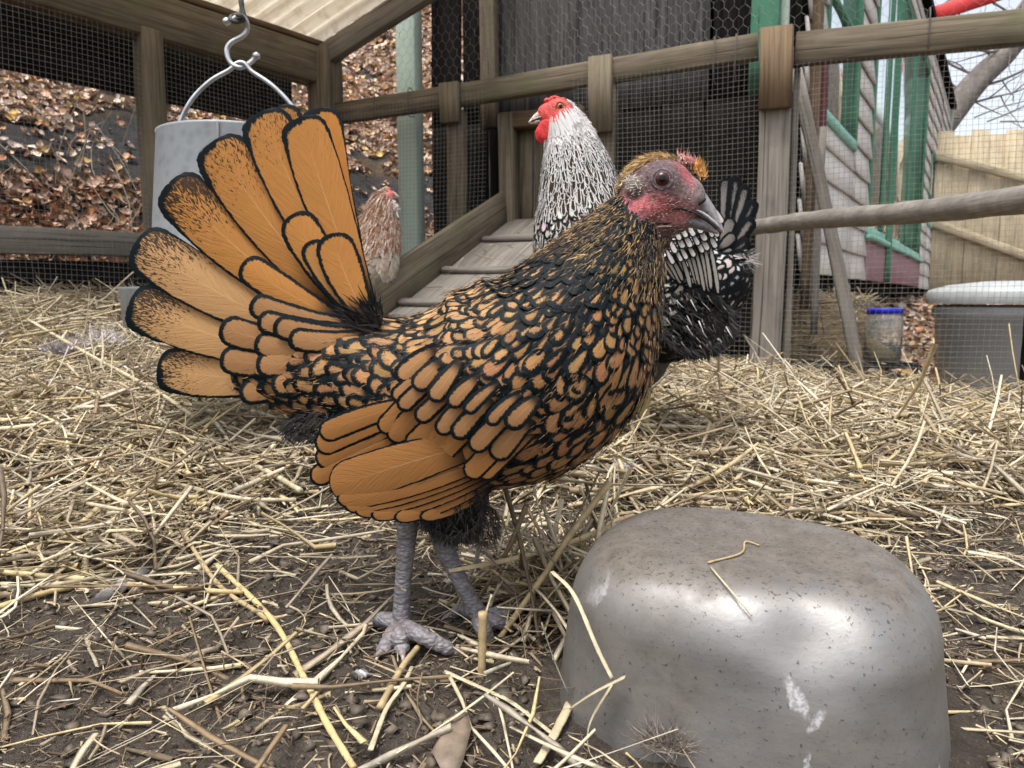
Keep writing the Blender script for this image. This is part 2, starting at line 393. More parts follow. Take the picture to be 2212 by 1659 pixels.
# translucent corrugated roof over the corner, rising along the fence, with its rafter
rf = empty('corrugated_roof', F3(.3, 1.4)); tag(rf, 'cream translucent corrugated roof sheet on a sloping weathered rafter', 'roof')
SL = .36
board('rafter', F3(.05, 1.275, -.02), F3(1.15, 1.275 + 1.1 * .375, -.02), .085, .05, M_GREY, rf)
board('purlin', L3(0.02, 1.30 + .42 * SL + .04, 0) + np.array([FE[0], FE[1], 0]) * .42, L3(2.2, 1.30 + .42 * SL + .04, 0) + np.array([FE[0], FE[1], 0]) * .42, .04, .03, M_GREY, rf)
m = NT('corrugated_plastic'); co = m.coord('UV', (1, 26, 1)); n = m.noise(co, 2.2, 6, .65, .4); n2 = m.noise(m.coord('UV', (9, 9, 1)), 2, 5, .7)
c = m.ramp(n, [(.3, (.55, .45, .32)), (.5, (.78, .70, .56)), (.7, (.88, .83, .72))]); c = m.mix(m.ramp(n2, [(.5, (0, 0, 0)), (.75, (.7, .7, .7))]), c, (.42, .30, .18))
m.set(Base_Color=c, Roughness=.45)
tr = m.n('ShaderNodeBsdfTranslucent'); m.l(c, tr.inputs[0]); mx = m.n('ShaderNodeMixShader'); mx.inputs[0].default_value = .5
m.l(m.p.outputs[0], mx.inputs[1]); m.l(tr.outputs[0], mx.inputs[2]); m.l(mx.outputs[0], m.out.inputs[0]); M_CORR = m.m
u = np.linspace(-.06, 1.0, 60); w = np.linspace(-.02, 1.7, 200)
U, W = np.meshgrid(u, w, indexing='ij')
base = FC[None, None] + FE * U[..., None] + LE * W[..., None]
Z = 1.372 + SL * U + .021 * np.sin(W / .085 * 2 * math.pi) + .006 * np.sin(U * 5 + W * 3)
V = np.concatenate([base, Z[..., None]], -1).reshape(-1, 3); uv = np.stack([U, W], -1).reshape(-1, 2)
i = np.arange(59)[:, None] * 200 + np.arange(199)[None]; F = np.stack([i, i + 200, i + 201, i + 1], -1).reshape(-1, 4)
o = mk('corrugated_sheet', V, F, M_CORR, rf, uv=uv, smo=True)

# ------------------------------------------------------------------ coop building behind the fence
cp = empty('chicken_coop', F3(1.2, 0, .3)); tag(cp, 'dark timber coop building with green corner post and pink sided wall on the right', 'coop')
up_e = (FE[0], FE[1], 0)
board('mint_post', F3(.335, 0, .20), F3(.335, 2.3, .20), .095, .07, M_MINT, cp, up=up_e)
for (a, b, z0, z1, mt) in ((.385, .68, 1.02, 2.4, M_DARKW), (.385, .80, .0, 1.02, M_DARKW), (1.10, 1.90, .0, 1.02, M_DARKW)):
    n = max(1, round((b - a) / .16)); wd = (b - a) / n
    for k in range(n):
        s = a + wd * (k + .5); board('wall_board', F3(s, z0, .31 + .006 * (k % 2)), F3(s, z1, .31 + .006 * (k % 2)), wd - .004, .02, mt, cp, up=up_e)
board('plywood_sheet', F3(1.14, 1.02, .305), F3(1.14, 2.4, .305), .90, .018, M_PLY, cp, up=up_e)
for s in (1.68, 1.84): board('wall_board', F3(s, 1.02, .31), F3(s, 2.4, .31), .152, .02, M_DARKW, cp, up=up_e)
board('stud', F3(.695, .98, .24), F3(.69, 2.3, .24), .068, .05, M_OLD, cp, up=up_e)
board('corner_post', F3(1.80, 1.0, .20), F3(1.80, 2.4, .20), .095, .08, M_GREEN, cp, up=up_e)
board('corner_trim', F3(1.865, .9, .235), F3(1.865, 2.4, .235), .03, .03, M_MINT, cp, up=up_e)
# pop door
dr = board('door_post', F3(.845, .25, .10), F3(.845, .99, .10), .062, .07, M_OLD, cp, up=up_e)
board('door_post', F3(1.12, .25, .10), F3(1.12, .99, .10), .062, .07, M_OLD, cp, up=up_e)
board('door_lintel', F3(.82, .965, .11), F3(1.15, .965, .11), .06, .08, M_BROWN, cp)
for k, s in enumerate((.90, .968, 1.036, 1.10)):
    board('door_board', F3(s, .54, .15 + .012 * (k % 2)), F3(s, .97, .15 + .012 * (k % 2)), .066, .02, M_OLD, cp, up=up_e)
board('door_sill', F3(.85, .555, .13), F3(1.15, .555, .13), .05, .08, M_BROWN, cp)
board('wall_board', F3(.76, .15, .295), F3(.76, .95, .295), .10, .02, M_DARKW, cp, up=up_e)
# right-hand wall
WA = np.array([1.1, 2.93]); WE = np.array([.549, .836]); WN = np.array([.836, -.549])
def W3(s, z, off=0.): p = WA + WE * s + WN * off; return np.array([p[0], p[1], z])
up_w = (WE[0], WE[1], 0)
for (a, b, z0, z1) in ((.0, .30, .37, 2.6), (.30, 1.12, .37, 1.0), (1.12, 1.62, .37, 2.6), (.30, 1.12, 1.95, 2.6), (1.62, 4.9, 2.35, 2.6), (4.9, 5.5, .37, 2.6), (5.5, 6.6, .37, 1.0), (5.5, 6.6, 1.75, 2.6), (6.6, 8.0, .37, 2.6)):
    z = z0
    while z < z1 - .01:
        hh = min(.135, z1 - z)
        T, S, U = frame(np.array([WE[0], WE[1], 0]))
        o = board('siding_board', W3(a, z + hh / 2, .012), W3(b, z + hh / 2, .012), hh + .012, .014, M_SIDING, cp, wob=.002, seg=3)
        me = o.data; co_ = np.empty(len(me.vertices) * 3, np.float32); me.vertices.foreach_get('co', co_); co_ = co_.reshape(-1, 3)
        tl = (z + hh - co_[:, 2]) * .13; co_[:, 0] += WN[0] * tl; co_[:, 1] += WN[1] * tl; me.vertices.foreach_set('co', co_.ravel()); me.update()
        z += hh
V = [W3(0, .36, -.03), W3(8, .36, -.03), W3(8, 2.6, -.03), W3(0, 2.6, -.03), W3(0, .36, -.06), W3(8, .36, -.06), W3(8, 2.6, -.06), W3(0, 2.6, -.06)]
mk('wall_sheathing', V, [(0, 1, 2, 3), (7, 6, 5, 4), (0, 4, 5, 1), (1, 5, 6, 2), (2, 6, 7, 3), (3, 7, 4, 0)], M_DARKW, cp, uv=[(v[0], v[2]) for v in V])
V = [F3(.36, .36, .33), W3(0, .36, -.05), W3(8, .36, -.05), W3(8, .36, -.05) + np.array([-4, 1.5, 0]), F3(.36, .36, 4.0)]
V = V + [v - np.array([0, 0, .05]) for v in V]
mk('floor_deck', V, [(0, 1, 2, 3, 4), (9, 8, 7, 6, 5)] + [(k, (k + 1) % 5, (k + 1) % 5 + 5, k + 5) for k in range(5)], M_DARKW, cp, uv=[(v[0], v[1]) for v in V])
V = [F3(.30, 2.62, .1), W3(0, 2.62, .08), W3(8, 2.62, .08), W3(8, 2.62, 0) + np.array([-4, 1.5, 0]), F3(.36, 2.62, 4.0)]
V = V + [v + np.array([0, 0, .06]) for v in V]
mk('roof_deck', V, [(0, 1, 2, 3, 4), (9, 8, 7, 6, 5)] + [(k, (k + 1) % 5, (k + 1) % 5 + 5, k + 5) for k in range(5)], M_DARKW, cp, uv=[(v[0], v[1]) for v in V])
for s in (.08, 2.6, 5.2, 7.8): board('stilt', W3(s, -.4, -.12), W3(s, .36, -.12), .09, .09, M_BROWN, cp, up=up_w)
m = NT('window_glass'); m.set(Base_Color=(.80, .86, .86, 1), Roughness=.05, Metallic=.85); m.p.inputs['Specular IOR Level'].default_value = .9; M_GLASS = m.m
def window(s0, s1, z0, z1, fw, depth, mull=(), bars=(), mat=M_GREEN):
    w = board('window', W3(s0, z0 + fw / 2, .02), W3(s1, z0 + fw / 2, .02), fw, depth, M_TEAL, cp, wob=.002)
    board('frame', W3(s0, z1 - fw / 2, .02), W3(s1, z1 - fw / 2, .02), fw, depth, mat, w, wob=.002)
    for s in (s0 + fw / 2, s1 - fw / 2): board('frame', W3(s, z0 + fw + .002, .02), W3(s, z1 - fw - .002, .02), fw, depth, mat, w, up=up_w, wob=.002)
    for s in mull: board('mullion', W3(s, z0 + fw + .002, .03), W3(s, z1 - fw - .002, .03), fw * .9, depth * 1.1, mat, w, up=up_w, wob=.002)
    for z in bars: board('mullion', W3(s0 + fw, z, .022), W3(s1 - fw, z, .022), fw * .6, depth * .8, mat, w, wob=.002)
    V = [W3(s0 + .01, z0 + .01, .012), W3(s1 - .01, z0 + .01, .012), W3(s1 - .01, z1 - .01, .012), W3(s0 + .01, z1 - .01, .012)]
    V = V + [v - np.array([WN[0], WN[1], 0]) * .006 for v in V]
    mk('pane', V, [(0, 1, 2, 3), (7, 6, 5, 4), (0, 4, 5, 1), (1, 5, 6, 2), (2, 6, 7, 3), (3, 7, 4, 0)], M_GLASS, w)
    return w
window(.30, 1.12, 1.0, 1.95, .05, .03, (), (1.52,))
window(1.66, 4.86, .62, 2.34, .06, .02, (2.2, 2.62, 3.6), ())
window(5.5, 6.6, 1.0, 1.75, .06, .03, (), (1.3,))
board('skirt_board', W3(1.62, .49, .02), W3(4.9, .49, .02), .235, .03, M_PURPLE, cp)
board('teal_sill', W3(1.60, .612, .035), W3(4.9, .612, .035), .03, .06, M_TEAL, cp)
board('drain_pipe', W3(2.42, .37, .05), W3(2.42, 2.3, .05), .04, .04, M_GREEN, cp, up=up_w)
board('corner_board', W3(8.0, .3, .02), W3(8.0, 2.6, .02), .10, .05, M_MINT, cp, up=up_w)
board('corner_board', W3(.03, .22, .045), W3(.03, 2.6, .045), .07, .03, M_BROWN, cp, up=up_w)
board('red_panel', W3(.17, .75, .045), W3(.17, 1.25, .045), .10, .02, M_DRED, cp, up=up_w)
board('hanging_slat', W3(-.02, .12, .09), W3(.0, .9, .09), .045, .02, M_GREY, cp, up=up_w)
board('red_fascia', P(2015, 32, 9.3), P(2330, -70, 9.0), .17, .05, M_RED, cp)

# ramp from the pop door
rp = empty('coop_ramp', (-.15, 2.4, .3)); tag(rp, 'grey wooden hen ramp with cleats and a side board below the pop door', 'ramp')
RT = F3(1.02, .565, .08); RB = F3(.98, .20, -.78); rd = RB - RT; side = np.array([FE[0], FE[1], 0]); rn = np.cross(side, rd); rn /= np.linalg.norm(rn)
if rn[2] < 0: rn = -rn
board('ramp_board', RT, RB, .32, .02, M_GREY, rp, up=side)
for k in (.28, .62, .92):
    c = RT + rd * k + rn * .019; board('cleat', c - side * .15, c + side * .15, .03, .018, M_GREY, rp, up=rd / np.linalg.norm(rd))
board('side_board', RT - side * .173 + rn * .055, RB - side * .173 + rn * .055, .15, .02, M_OLD, rp, up=rn)
board('side_board', RT + side * .173 - rn * .03, RB + side * .173 - rn * .03, .05, .02, M_GREY, rp, up=rn)

# ------------------------------------------------------------------ things on the right
a = P(1610, 494, 2.53)[()]; b = P(2330, 418, 1.2)[()]
pts = spline([a, a * .66 + b * .34 + np.array([0, 0, .004]), a * .33 + b * .67 - np.array([0, 0, .003]), b], 30)
V, F = tube(pts, .0245 + .001 * np.sin(np.arange(30) * 1.7), 18)
m = NT('perch_wood'); co = m.coord('Object', (14, 14, 120)); n = m.noise(m.coord('Object'), 18, 6, .7); n2 = m.noise(m.coord('Object', (8, 8, 160)), 2, 5, .6)
m.set(Base_Color=m.mix(m.ramp(n2, [(.45, (0, 0, 0)), (.7, (.7, .7, .7))]), m.ramp(n, [(.3, (.13, .115, .10)), (.7, (.27, .245, .21))]), (.08, .07, .06)), Roughness=.85); m.bump(n2, .4, .002)
pp = mk('perch_pole', V, F, m.m, smo=True); tag(pp, 'round grey wooden perch pole running from the fence post to the right', 'perch')
st = board('leaning_stick', P(1722, 150, 2.72), P(1858, 838, 2.62), .045, .02, M_GREY, None, up=(1, 0, 0), wob=.008); tag(st, 'thin grey plank leaning against the mesh beside the pink wall', 'plank')
# straw bale
def strawset(n, cen, ext, seed, lmin, lmax, w, axis=None, flat=.35, colfn=None, surf=False):
    r = np.random.default_rng(seed); p = (r.random((n, 3)) * 2 - 1)
    if surf:
        f = r.integers(0, 5, n); s = np.array([[0, -1], [2, 1], [0, 1], [1, -1], [2, 1]])
        for k in range(5): q = f == k; p[q, s[k][0]] = s[k][1] * (1 + r.random(q.sum()) * .04)
    c = np.asarray(cen) + p * np.asarray(ext)
    th = r.random(n) * 6.283; d = np.stack([np.cos(th), np.sin(th) * .5, r.normal(0, .35, n)], -1)
    return straws_from(c, d, lmin + (lmax - lmin) * r.random(n), w * (.6 + .8 * r.random(n)), r, 2, flat)
STRAW_PAL = np.array([(.64, .52, .31), (.72, .63, .44), (.57, .47, .30), (.50, .42, .29), (.66, .58, .43), (.38, .30, .19), (.69, .56, .31), (.28, .20, .12), (.56, .51, .41), (.78, .70, .53), (.42, .35, .26), (.20, .15, .10), (.74, .64, .44)])
def straws_from(c, d, L, W, r, K=3, flat=.35, bend=.25, kink=.4, pal=STRAW_PAL):
    n = len(c); d = d / np.linalg.norm(d, axis=1, keepdims=True)
    T, S, U = frame(d); pts = []; cur = c - d * (L / 2)[:, None]; pts.append(cur)
    b1 = r.normal(0, bend, (n, 2)); kk = (r.random(n) < kink)[:, None] * r.normal(0, .7, (n, 2)); kp = r.integers(1, K + 1, n)
    dd = d.copy()
    for k in range(1, K + 1):
        turn = b1 / K + kk * (kp == k)[:, None]
        dd = dd + S * turn[:, :1] + U * turn[:, 1:] * .45; dd /= np.linalg.norm(dd, axis=1, keepdims=True)
        cur = cur + dd * (L / K)[:, None]; pts.append(cur)
    pts = np.stack(pts, 1)                                   # n,K+1,3
    roll = r.normal(0, .6, n); cs, sn = np.cos(roll)[:, None, None], np.sin(roll)[:, None, None]
    S2 = S[:, None] * cs + U[:, None] * sn; U2 = -S[:, None] * sn + U[:, None] * cs
    tap = (1 + .25 * r.normal(0, 1, (n, K + 1, 1))).clip(.45, 1.6) * np.linspace(1, .6, K + 1)[None, :, None] * (W / 2)[:, None, None]
    fl = np.where(r.random(n) < .3, 1., flat * .6)[:, None, None]
    V = np.stack([pts + S2 * tap, pts + U2 * tap * fl, pts - S2 * tap, pts - U2 * tap * fl], 2).reshape(-1, 3)
    i4 = np.arange(4); j4 = (i4 + 1) % 4
    f = np.concatenate([np.stack([k * 4 + i4, k * 4 + j4, (k + 1) * 4 + j4, (k + 1) * 4 + i4], 1) for k in range(K)])
    F = (np.arange(n)[:, None, None] * ((K + 1) * 4) + f[None]).reshape(-1, 4)
    ci = pal[r.integers(0, len(pal), n)] * (.66 + .42 * r.random((n, 1)))
    col = np.concatenate([np.repeat(ci[:, None], (K + 1) * 4, 1).reshape(-1, 3), np.ones((n * (K + 1) * 4, 1))], 1)
    return V, F, col
m = NT('straw'); at = m.attr('c'); co = m.coord('Object'); n = m.noise(co, 180, 4, .6); n2 = m.noise(co, 45, 3, .6)
c = m.mix(1., at.outputs['Color'], m.ramp(n, [(.3, (.62, .6, .58)), (.7, (1.08, 1.05, 1.0))]), 'MULTIPLY')
c = m.mix(m.ramp(n2, [(.5, (0, 0, 0)), (.7, (.75, .75, .75))]), c, m.mix(.6, c, (.15, .11, .07)))
m.set(Base_Color=c, Roughness=.6); m.p.inputs['Specular IOR Level'].default_value = .3; M_STRAW = m.m
bl = empty('straw_bale', (1.28, 3.35, -.1)); tag(bl, 'loose brown straw bale in the shade under the raised pink wall', 'bale')
cen = np.array([1.24, 3.22, .05]); ex = np.array([.24, .18, .20])
bv = []
for sx in np.linspace(-1, 1, 9):
    for a_ in np.arange(12) / 12 * 6.283:
        rr = .96 + .04 * math.sin(a_ * 3 + sx * 5); sc = (abs(math.cos(a_)) ** 6 + abs(math.sin(a_)) ** 6) ** (-1 / 6)
        bv.append(cen + ex * np.array([sx, math.cos(a_) * sc * rr * .95, math.sin(a_) * sc * rr * .95]))
bfc = [(k * 12 + i, k * 12 + (i + 1) % 12, (k + 1) * 12 + (i + 1) % 12, (k + 1) * 12 + i) for k in range(8) for i in range(12)] + [tuple(range(11, -1, -1)), tuple(96 + i for i in range(12))]
mk('bale_core', bv, bfc, M_STRAW, bl, cols={'c': np.tile([.42, .32, .18, 1.], (len(bv), 1))})
V, F, col = strawset(2600, cen, ex, 5, .05, .16, .004, surf=True); tag(mk('bale_straw', V, F, M_STRAW, bl, cols={'c': col}), kind='stuff')
# rack, jar
M_BLACK = mat_plain('black_metal', (.012, .012, .014), .4, .2, var=.3)
rk = empty('metal_rack', (1.35, 2.80, -.1)); tag(rk, 'low black metal rack under the glass jar behind the mesh', 'rack')
ra = P(1690, 788, 2.78); rb = P(1985, 792, 2.82); dep = np.array([.03, .28, 0])
for p, q in ((ra, rb), (ra + dep, rb + dep), (ra, ra + dep), (rb, rb + dep)): V, F = tube([p, (p + q) / 2, q], .009, 8); mk('bar', V, F, M_BLACK, rk, smo=True)
for k in range(1, 9):
    p = ra + (rb - ra) * k / 9; V, F = tube([p, p + dep / 2, p + dep], .004, 6); mk('slat', V, F, M_BLACK, rk, smo=True)
for p in (ra, rb, ra + dep, rb + dep): V, F = tube([p, p - np.array([0, 0, .16]), p - np.array([0, 0, .3])], .008, 8); mk('leg', V, F, M_BLACK, rk, smo=True)
p1 = (ra + rb) / 2; V, F = tube([ra - np.array([0, 0, .045]), p1 - np.array([0, 0, .045]), rb - np.array([0, 0, .045])], .011, 8); mk('bar', V, F, M_BLACK, rk, smo=True)
jc = P(1905, 782, 2.9); jr = .068
jar = empty('glass_jar', jc); tag(jar, 'large clear glass jar with a blue lid, part filled with grain', 'jar')
m = NT('jar_glass'); m.set(Base_Color=(.93, .96, .94, 1), Roughness=.04, IOR=1.45); m.p.inputs['Transmission Weight'].default_value = .92; M_JAR = m.m
V, F = lathe([(.001, .004), (jr - .01, .004), (jr, .015), (jr, .17), (jr - .006, .185), (jr - .012, .19), (jr - .012, .20), (jr - .015, .20), (jr - .015, .19), (jr - .004, .168), (jr - .004, .017), (.001, .012)], jc, 40); mk('jar_body', V, F, M_JAR, jar, smo=True)
V, F = lathe([(.001, .212), (jr - .006, .212), (jr - .003, .209), (jr - .003, .188), (jr - .010, .186)], jc, 40); mk('lid', V, F, mat_plain('blue_lid', (.01, .02, .45), .35, var=.08), jar, smo=True)
V, F = lathe([(.001, .013), (jr - .006, .015), (jr - .006, .05), (jr * .5, .056), (.001, .056)], jc, 32); V[:, 2] += np.where(V[:, 2] > jc[2] + .03, -(V[:, 0] - jc[0]) * .75, 0); mk('grain', V, F, mat_plain('grain', (.55, .40, .17), .8, var=.5, scale=300), jar)
# dustbin
M_BIN = mat_plain('grey_plastic', (.36, .375, .37), .42, var=.12, scale=6)
bc = np.array([1.98, 2.95, -.42]); bn = empty('dustbin', bc); tag(bn, 'grey plastic dustbin with pale lid behind the mesh on the right', 'bin')
prof = [(.001, .0), (.215, .0), (.225, .02), (.262, .60), (.275, .61), (.275, .645), (.268, .65), (.255, .655), (.255, .64)]
V, F = lathe(prof, bc, 72); a_ = np.arctan2(V[:, 1] - bc[1], V[:, 0] - bc[0]); z_ = V[:, 2] - bc[2]
k_ = 1 + .012 * np.sign(np.sin(a_ * 18)) * ((z_ > .05) & (z_ < .52)); V[:, 0] = bc[0] + (V[:, 0] - bc[0]) * k_; V[:, 1] = bc[1] + (V[:, 1] - bc[1]) * k_
mk('bin_body', V, F, M_BIN, bn, smo=False)
V, F = lathe([(.295, .66), (.298, .672), (.298, .70), (.29, .715), (.22, .735), (.1, .748), (.001, .75)], bc, 72); mk('bin_lid', V, F, mat_plain('pale_grey_plastic', (.42, .44, .44), .35, var=.1), bn, smo=True)
# far garden fence and red roof beyond
gf = empty('garden_fence', (6.2, 8.0, .4)); tag(gf, 'tan board garden fence with sloping rails beyond the pink wall', 'fence')
for k in range(16):
    x = 4.55 + k * .18; zt = 1.99 - .03 * (x - 4.8) + random.uniform(-.06, .06)
    board('fence_board', (x, 8.0 + .01 * (k % 2), -.1), (x, 8.0 + .01 * (k % 2), zt), .178, .02, M_TAN, gf, up=(1, 0, 0), seg=3, wob=.002)
board('fence_rail', P(1990, 327, 7.95), P(2330, 418, 7.95), .09, .04, M_TAN, gf); board('fence_rail', P(1980, 470, 7.95), P(2330, 594, 7.95), .09, .04, M_TAN, gf)
hr = empty('neighbour_house', (12.5, 18, .5)); tag(hr, 'distant house with a low red roof above the tan fence', 'house')
def P3(x, y, z): return np.array([x, y, z])
mk('roof', [P3(9.4, 17, 3.9), P3(17, 17, 3.7), P3(17, 21, 4.75), P3(9.4, 21, 4.75), P3(9.4, 17, 3.8), P3(17, 17, 3.6)], [(0, 1, 2, 3), (4, 5, 1, 0)], M_RED, hr)
mk('wall', [P3(9.8, 17.3, 0), P3(16.5, 17.3, 0), P3(16.5, 17.3, 3.65), P3(9.8, 17.3, 3.8), P3(9.8, 21, 0), P3(16.5, 21, 0), P3(16.5, 21, 3.65), P3(9.8, 21, 3.8)], [(0, 1, 2, 3), (1, 5, 6, 2), (5, 4, 7, 6), (4, 0, 3, 7)], mat_plain('red_wall', (.4, .08, .06), .8), hr)

# ------------------------------------------------------------------ bare tree beyond the wall
m = NT('bark'); n = m.noise(m.coord('Object'), 9, 7, .7); m.set(Base_Color=m.ramp(n, [(.3, (.10, .085, .075)), (.7, (.26, .23, .20))]), Roughness=.9); m.bump(n, .6, .02); M_BARK = m.m
tr_ = empty('bare_tree', (5.9, 12.2, .3)); tag(tr_, 'leafless tree with one thick pale limb against the white sky', 'tree')
limb = spline([(5.7, 12.2, .2), (5.9, 12.1, 1.6), P(1990, 330, 12.), P(2050, 250, 12.), P(2110, 175, 12.), P(2180, 105, 12.), P(2230, 10, 12.), P(2290, -160, 12.2)], 40)
V, F = tube(limb, np.linspace(.26, .13, 40), 12); mk('trunk', V, F, M_BARK, tr_, smo=True)
parts = []
rr = random.Random(11)
def twig(p, d, L, r, lev):
    n = 6; pts = [p]; dd = Vector(d).normalized(); q = Vector(p)
    for k in range(n):
        dd = (dd + Vector((rr.gauss(0, .16), rr.gauss(0, .1), rr.gauss(.02, .16)))).normalized(); q = q + dd * (L / n); pts.append(tuple(q))
        if lev and rr.random() < .75:
            ax = Vector((rr.gauss(0, 1), rr.gauss(0, .5), rr.gauss(0, 1))).normalized()
            twig(tuple(q), (dd + ax * .9).normalized(), L * .55, r * .55, lev - 1)
    parts.append(tube(np.array(pts), np.linspace(r, r * .4, n + 1), 4, caps=False))
for k in range(14, 40, 3):
    for sgn in (-1, 1): twig(tuple(limb[k]), (sgn * rr.uniform(.4, 1), rr.uniform(-.3, .3), rr.uniform(-.4, .9)), rr.uniform(1.1, 2.2), .024, 1)
for k in range(6): twig(tuple(P(2020 + 28 * k, 262 + rr.uniform(-10, 8), 10.5)), (rr.choice((-1, 1)), 0, rr.uniform(-.05, .35)), rr.uniform(.8, 1.5), .011, 1)
V, F = joinparts(parts); mk('crown', V, F, M_BARK, tr_)
# ------------------------------------------------------------------ leaf litter outside the run (uncountable)
def leaf_field(n, xs, ys, seed, size, dens=None):
    r = np.random.default_rng(seed)
    y = ys[0] + (ys[1] - ys[0]) * r.random(n) ** 1.5; x = y * r.uniform(xs[0], xs[1], n)
    dx, dy = x - FC[0], y - FC[1]; dl = dx * LN[0] + dy * LN[1]; db = dx * FN[0] + dy * FN[1]
    ok = (dl > .12) | (db > .42)
    ok &= N1(x * 1.7 + 3, y * 1.7) + .35 * N2(x * 7, y * 7) + r.normal(0, .10, n) > -.22
    zz = ground_z(x, y) + .3 * N2(x * 1.3, y * 1.3); ok &= (x > 1.1) | (zz > 1.24) | (r.random(n) < np.where(zz < .86, .5, .07))
    x, y, zz = x[ok], y[ok], zz[ok]; n = len(x); z = ground_z(x, y)
    e = .02; nx_ = -(ground_z(x + e, y) - z) / e; ny_ = -(ground_z(x, y + e) - z) / e
    N = np.stack([nx_, ny_, np.ones(n)], -1) + r.normal(0, .55, (n, 3)); N /= np.linalg.norm(N, axis=1, keepdims=True)
    d = r.normal(0, 1, (n, 3)); S = np.cross(N, d); S /= np.linalg.norm(S, axis=1, keepdims=True); T = np.cross(S, N)
    L = (size * (.5 + .8 * r.random(n)) * np.clip(y / 5., 1, 2.2))[:, None]; cu = (r.normal(.1, .25, n))[:, None]
    c = np.stack([x, y, z + .012 + .02 * r.random(n)], -1)
    rows = [(-.5, .08), (-.2, .30), (.12, .36), (.5, .04)]
    P_ = []
    for (v, w) in rows:
        m0 = c + T * L * v + N * L * cu * (v * v * 2)
        P_ += [m0 - S * L * w + N * L * .18, m0 - N * L * .02, m0 + S * L * w + N * L * (.15)]
    V = np.stack(P_, 1).reshape(-1, 3)
    f = np.array([(k * 3 + j, k * 3 + j + 1, k * 3 + j + 4, k * 3 + j + 3) for k in range(3) for j in range(2)])
    F = (np.arange(n)[:, None, None] * 12 + f[None]).reshape(-1, 4)
    pal = np.array([(.36, .22, .13), (.50, .36, .27), (.58, .46, .37), (.26, .15, .09), (.42, .20, .09), (.66, .54, .45), (.34, .25, .18), (.48, .31, .10), (.20, .13, .09), (.60, .42, .30)])
    col = pal[r.integers(0, len(pal), n)] * (.7 + .9 * r.random((n, 1))); col = np.where(((zz < .95) & (x < 1.1))[:, None], col * np.array([.62, .50, .42]), col)  # upper leaves paler, sunlit look put into the colour; lower ones dark rusty
    col = np.concatenate([np.repeat(col[:, None], 12, 1).reshape(-1, 3), np.ones((n * 12, 1))], 1)
    return V, F, col
m = NT('dead_leaf'); at = m.attr('c'); n = m.noise(m.coord('Object'), 120, 4, .6)
m.set(Base_Color=m.mix(1., at.outputs['Color'], m.ramp(n, [(.3, (.6, .6, .6)), (.7, (1.1, 1.1, 1.1))]), 'MULTIPLY'), Roughness=.6); M_LEAF = m.m
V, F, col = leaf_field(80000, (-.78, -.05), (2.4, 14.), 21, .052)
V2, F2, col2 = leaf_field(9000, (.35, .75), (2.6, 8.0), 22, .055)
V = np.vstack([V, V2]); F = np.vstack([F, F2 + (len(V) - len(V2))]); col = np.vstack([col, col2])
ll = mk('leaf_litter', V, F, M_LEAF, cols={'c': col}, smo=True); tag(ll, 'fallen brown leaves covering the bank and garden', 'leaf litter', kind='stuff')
# bare stems on the bank
parts = []
rs = random.Random(4)
for k in range(60):
    s = rs.uniform(.1, 1.9); o_ = rs.uniform(.3, 1.4); p = L3(s, 0, o_); p[2] = gz(p[0], p[1]); L = rs.uniform(.12, .4)
    q = p + np.array([rs.gauss(0, .5) * L, rs.gauss(0, .2) * L, L]); parts.append(tube(spline([p, (p + q) / 2 + np.array([rs.gauss(0, .02), 0, 0]), q], 5), .0022, 4, caps=False))
V, F = joinparts(parts); tag(mk('bank_stems', V, F, M_STRAW, cols={'c': np.tile([.42, .36, .27, 1.], (len(V), 1))}), 'thin dry stems sticking out of the leafy bank', 'stems', kind='stuff')

# ------------------------------------------------------------------ hanging feeder and hook
m = NT('galvanised_sheet'); co = m.coord('Object'); vo = m.n('ShaderNodeTexVoronoi'); vo.inputs['Scale'].default_value = 75; m.l(co, vo.inputs['Vector'])
n = m.noise(co, 130, 4, .7); n2 = m.noise(co, 12, 5, .6)
c = m.mix(.5, m.ramp(n2, [(.3, (.20, .22, .23)), (.7, (.32, .34, .35))]), m.ramp(vo.outputs['Distance'], [(0, (.22, .24, .25)), (.6, (.36, .38, .39))]))
c = m.mix(m.ramp(n, [(.55, (0, 0, 0)), (.72, (.6, .6, .6))]), c, (.28, .29, .29))
m.set(Base_Color=c, Roughness=.55, Metallic=.35); M_GALV = m.m
fx, fy = float(P(519, 450, 1.1)[0]), 1.1; FK = .90
fd = empty('hanging_feeder', (fx, fy, .2)); tag(fd, 'galvanised metal hanging feeder with round pan behind the fanned tail', 'feeder')
z0 = float(P(519, 705, 1.1)[2]); z1 = float(P(519, 302, 1.1)[2])
V, F = lathe([(.14 * FK, z0 + .03), (.1385 * FK, z0 + .06), (.1185 * FK, z1), (.1195 * FK, z1 + .003), (.116 * FK, z1 + .003), (.1155 * FK, z1 - .01), (.134 * FK, z0 + .05)], (fx, fy, 0), 64); mk('feed_tube', V, F, M_GALV, fd, smo=True)
V, F = lathe([(.001, z0 + .004), (.17 * FK, z0 + .004), (.174 * FK, z0), (.178 * FK, z0 + .003), (.181 * FK, z0 + .052), (.184 * FK, z0 + .056), (.179 * FK, z0 + .056), (.173 * FK, z0 + .01), (.001, z0 + .01)], (fx, fy, 0), 64); mk('feed_pan', V, F, M_GALV, fd, smo=True)
sx = fx + .014; V, F = tube([(sx, fy - .1195 * FK, z1), (sx, fy - .1285 * FK, (z0 + z1) / 2 + .02), (sx, fy - .1385 * FK, z0 + .06)], .0022, 6); mk('seam', V, F, mat_plain('dark_seam', (.12, .125, .125), .7), fd, smo=True)
M_STEEL = mat_plain('bright_wire', (.48, .49, .50), .35, .8, var=.25, scale=60)
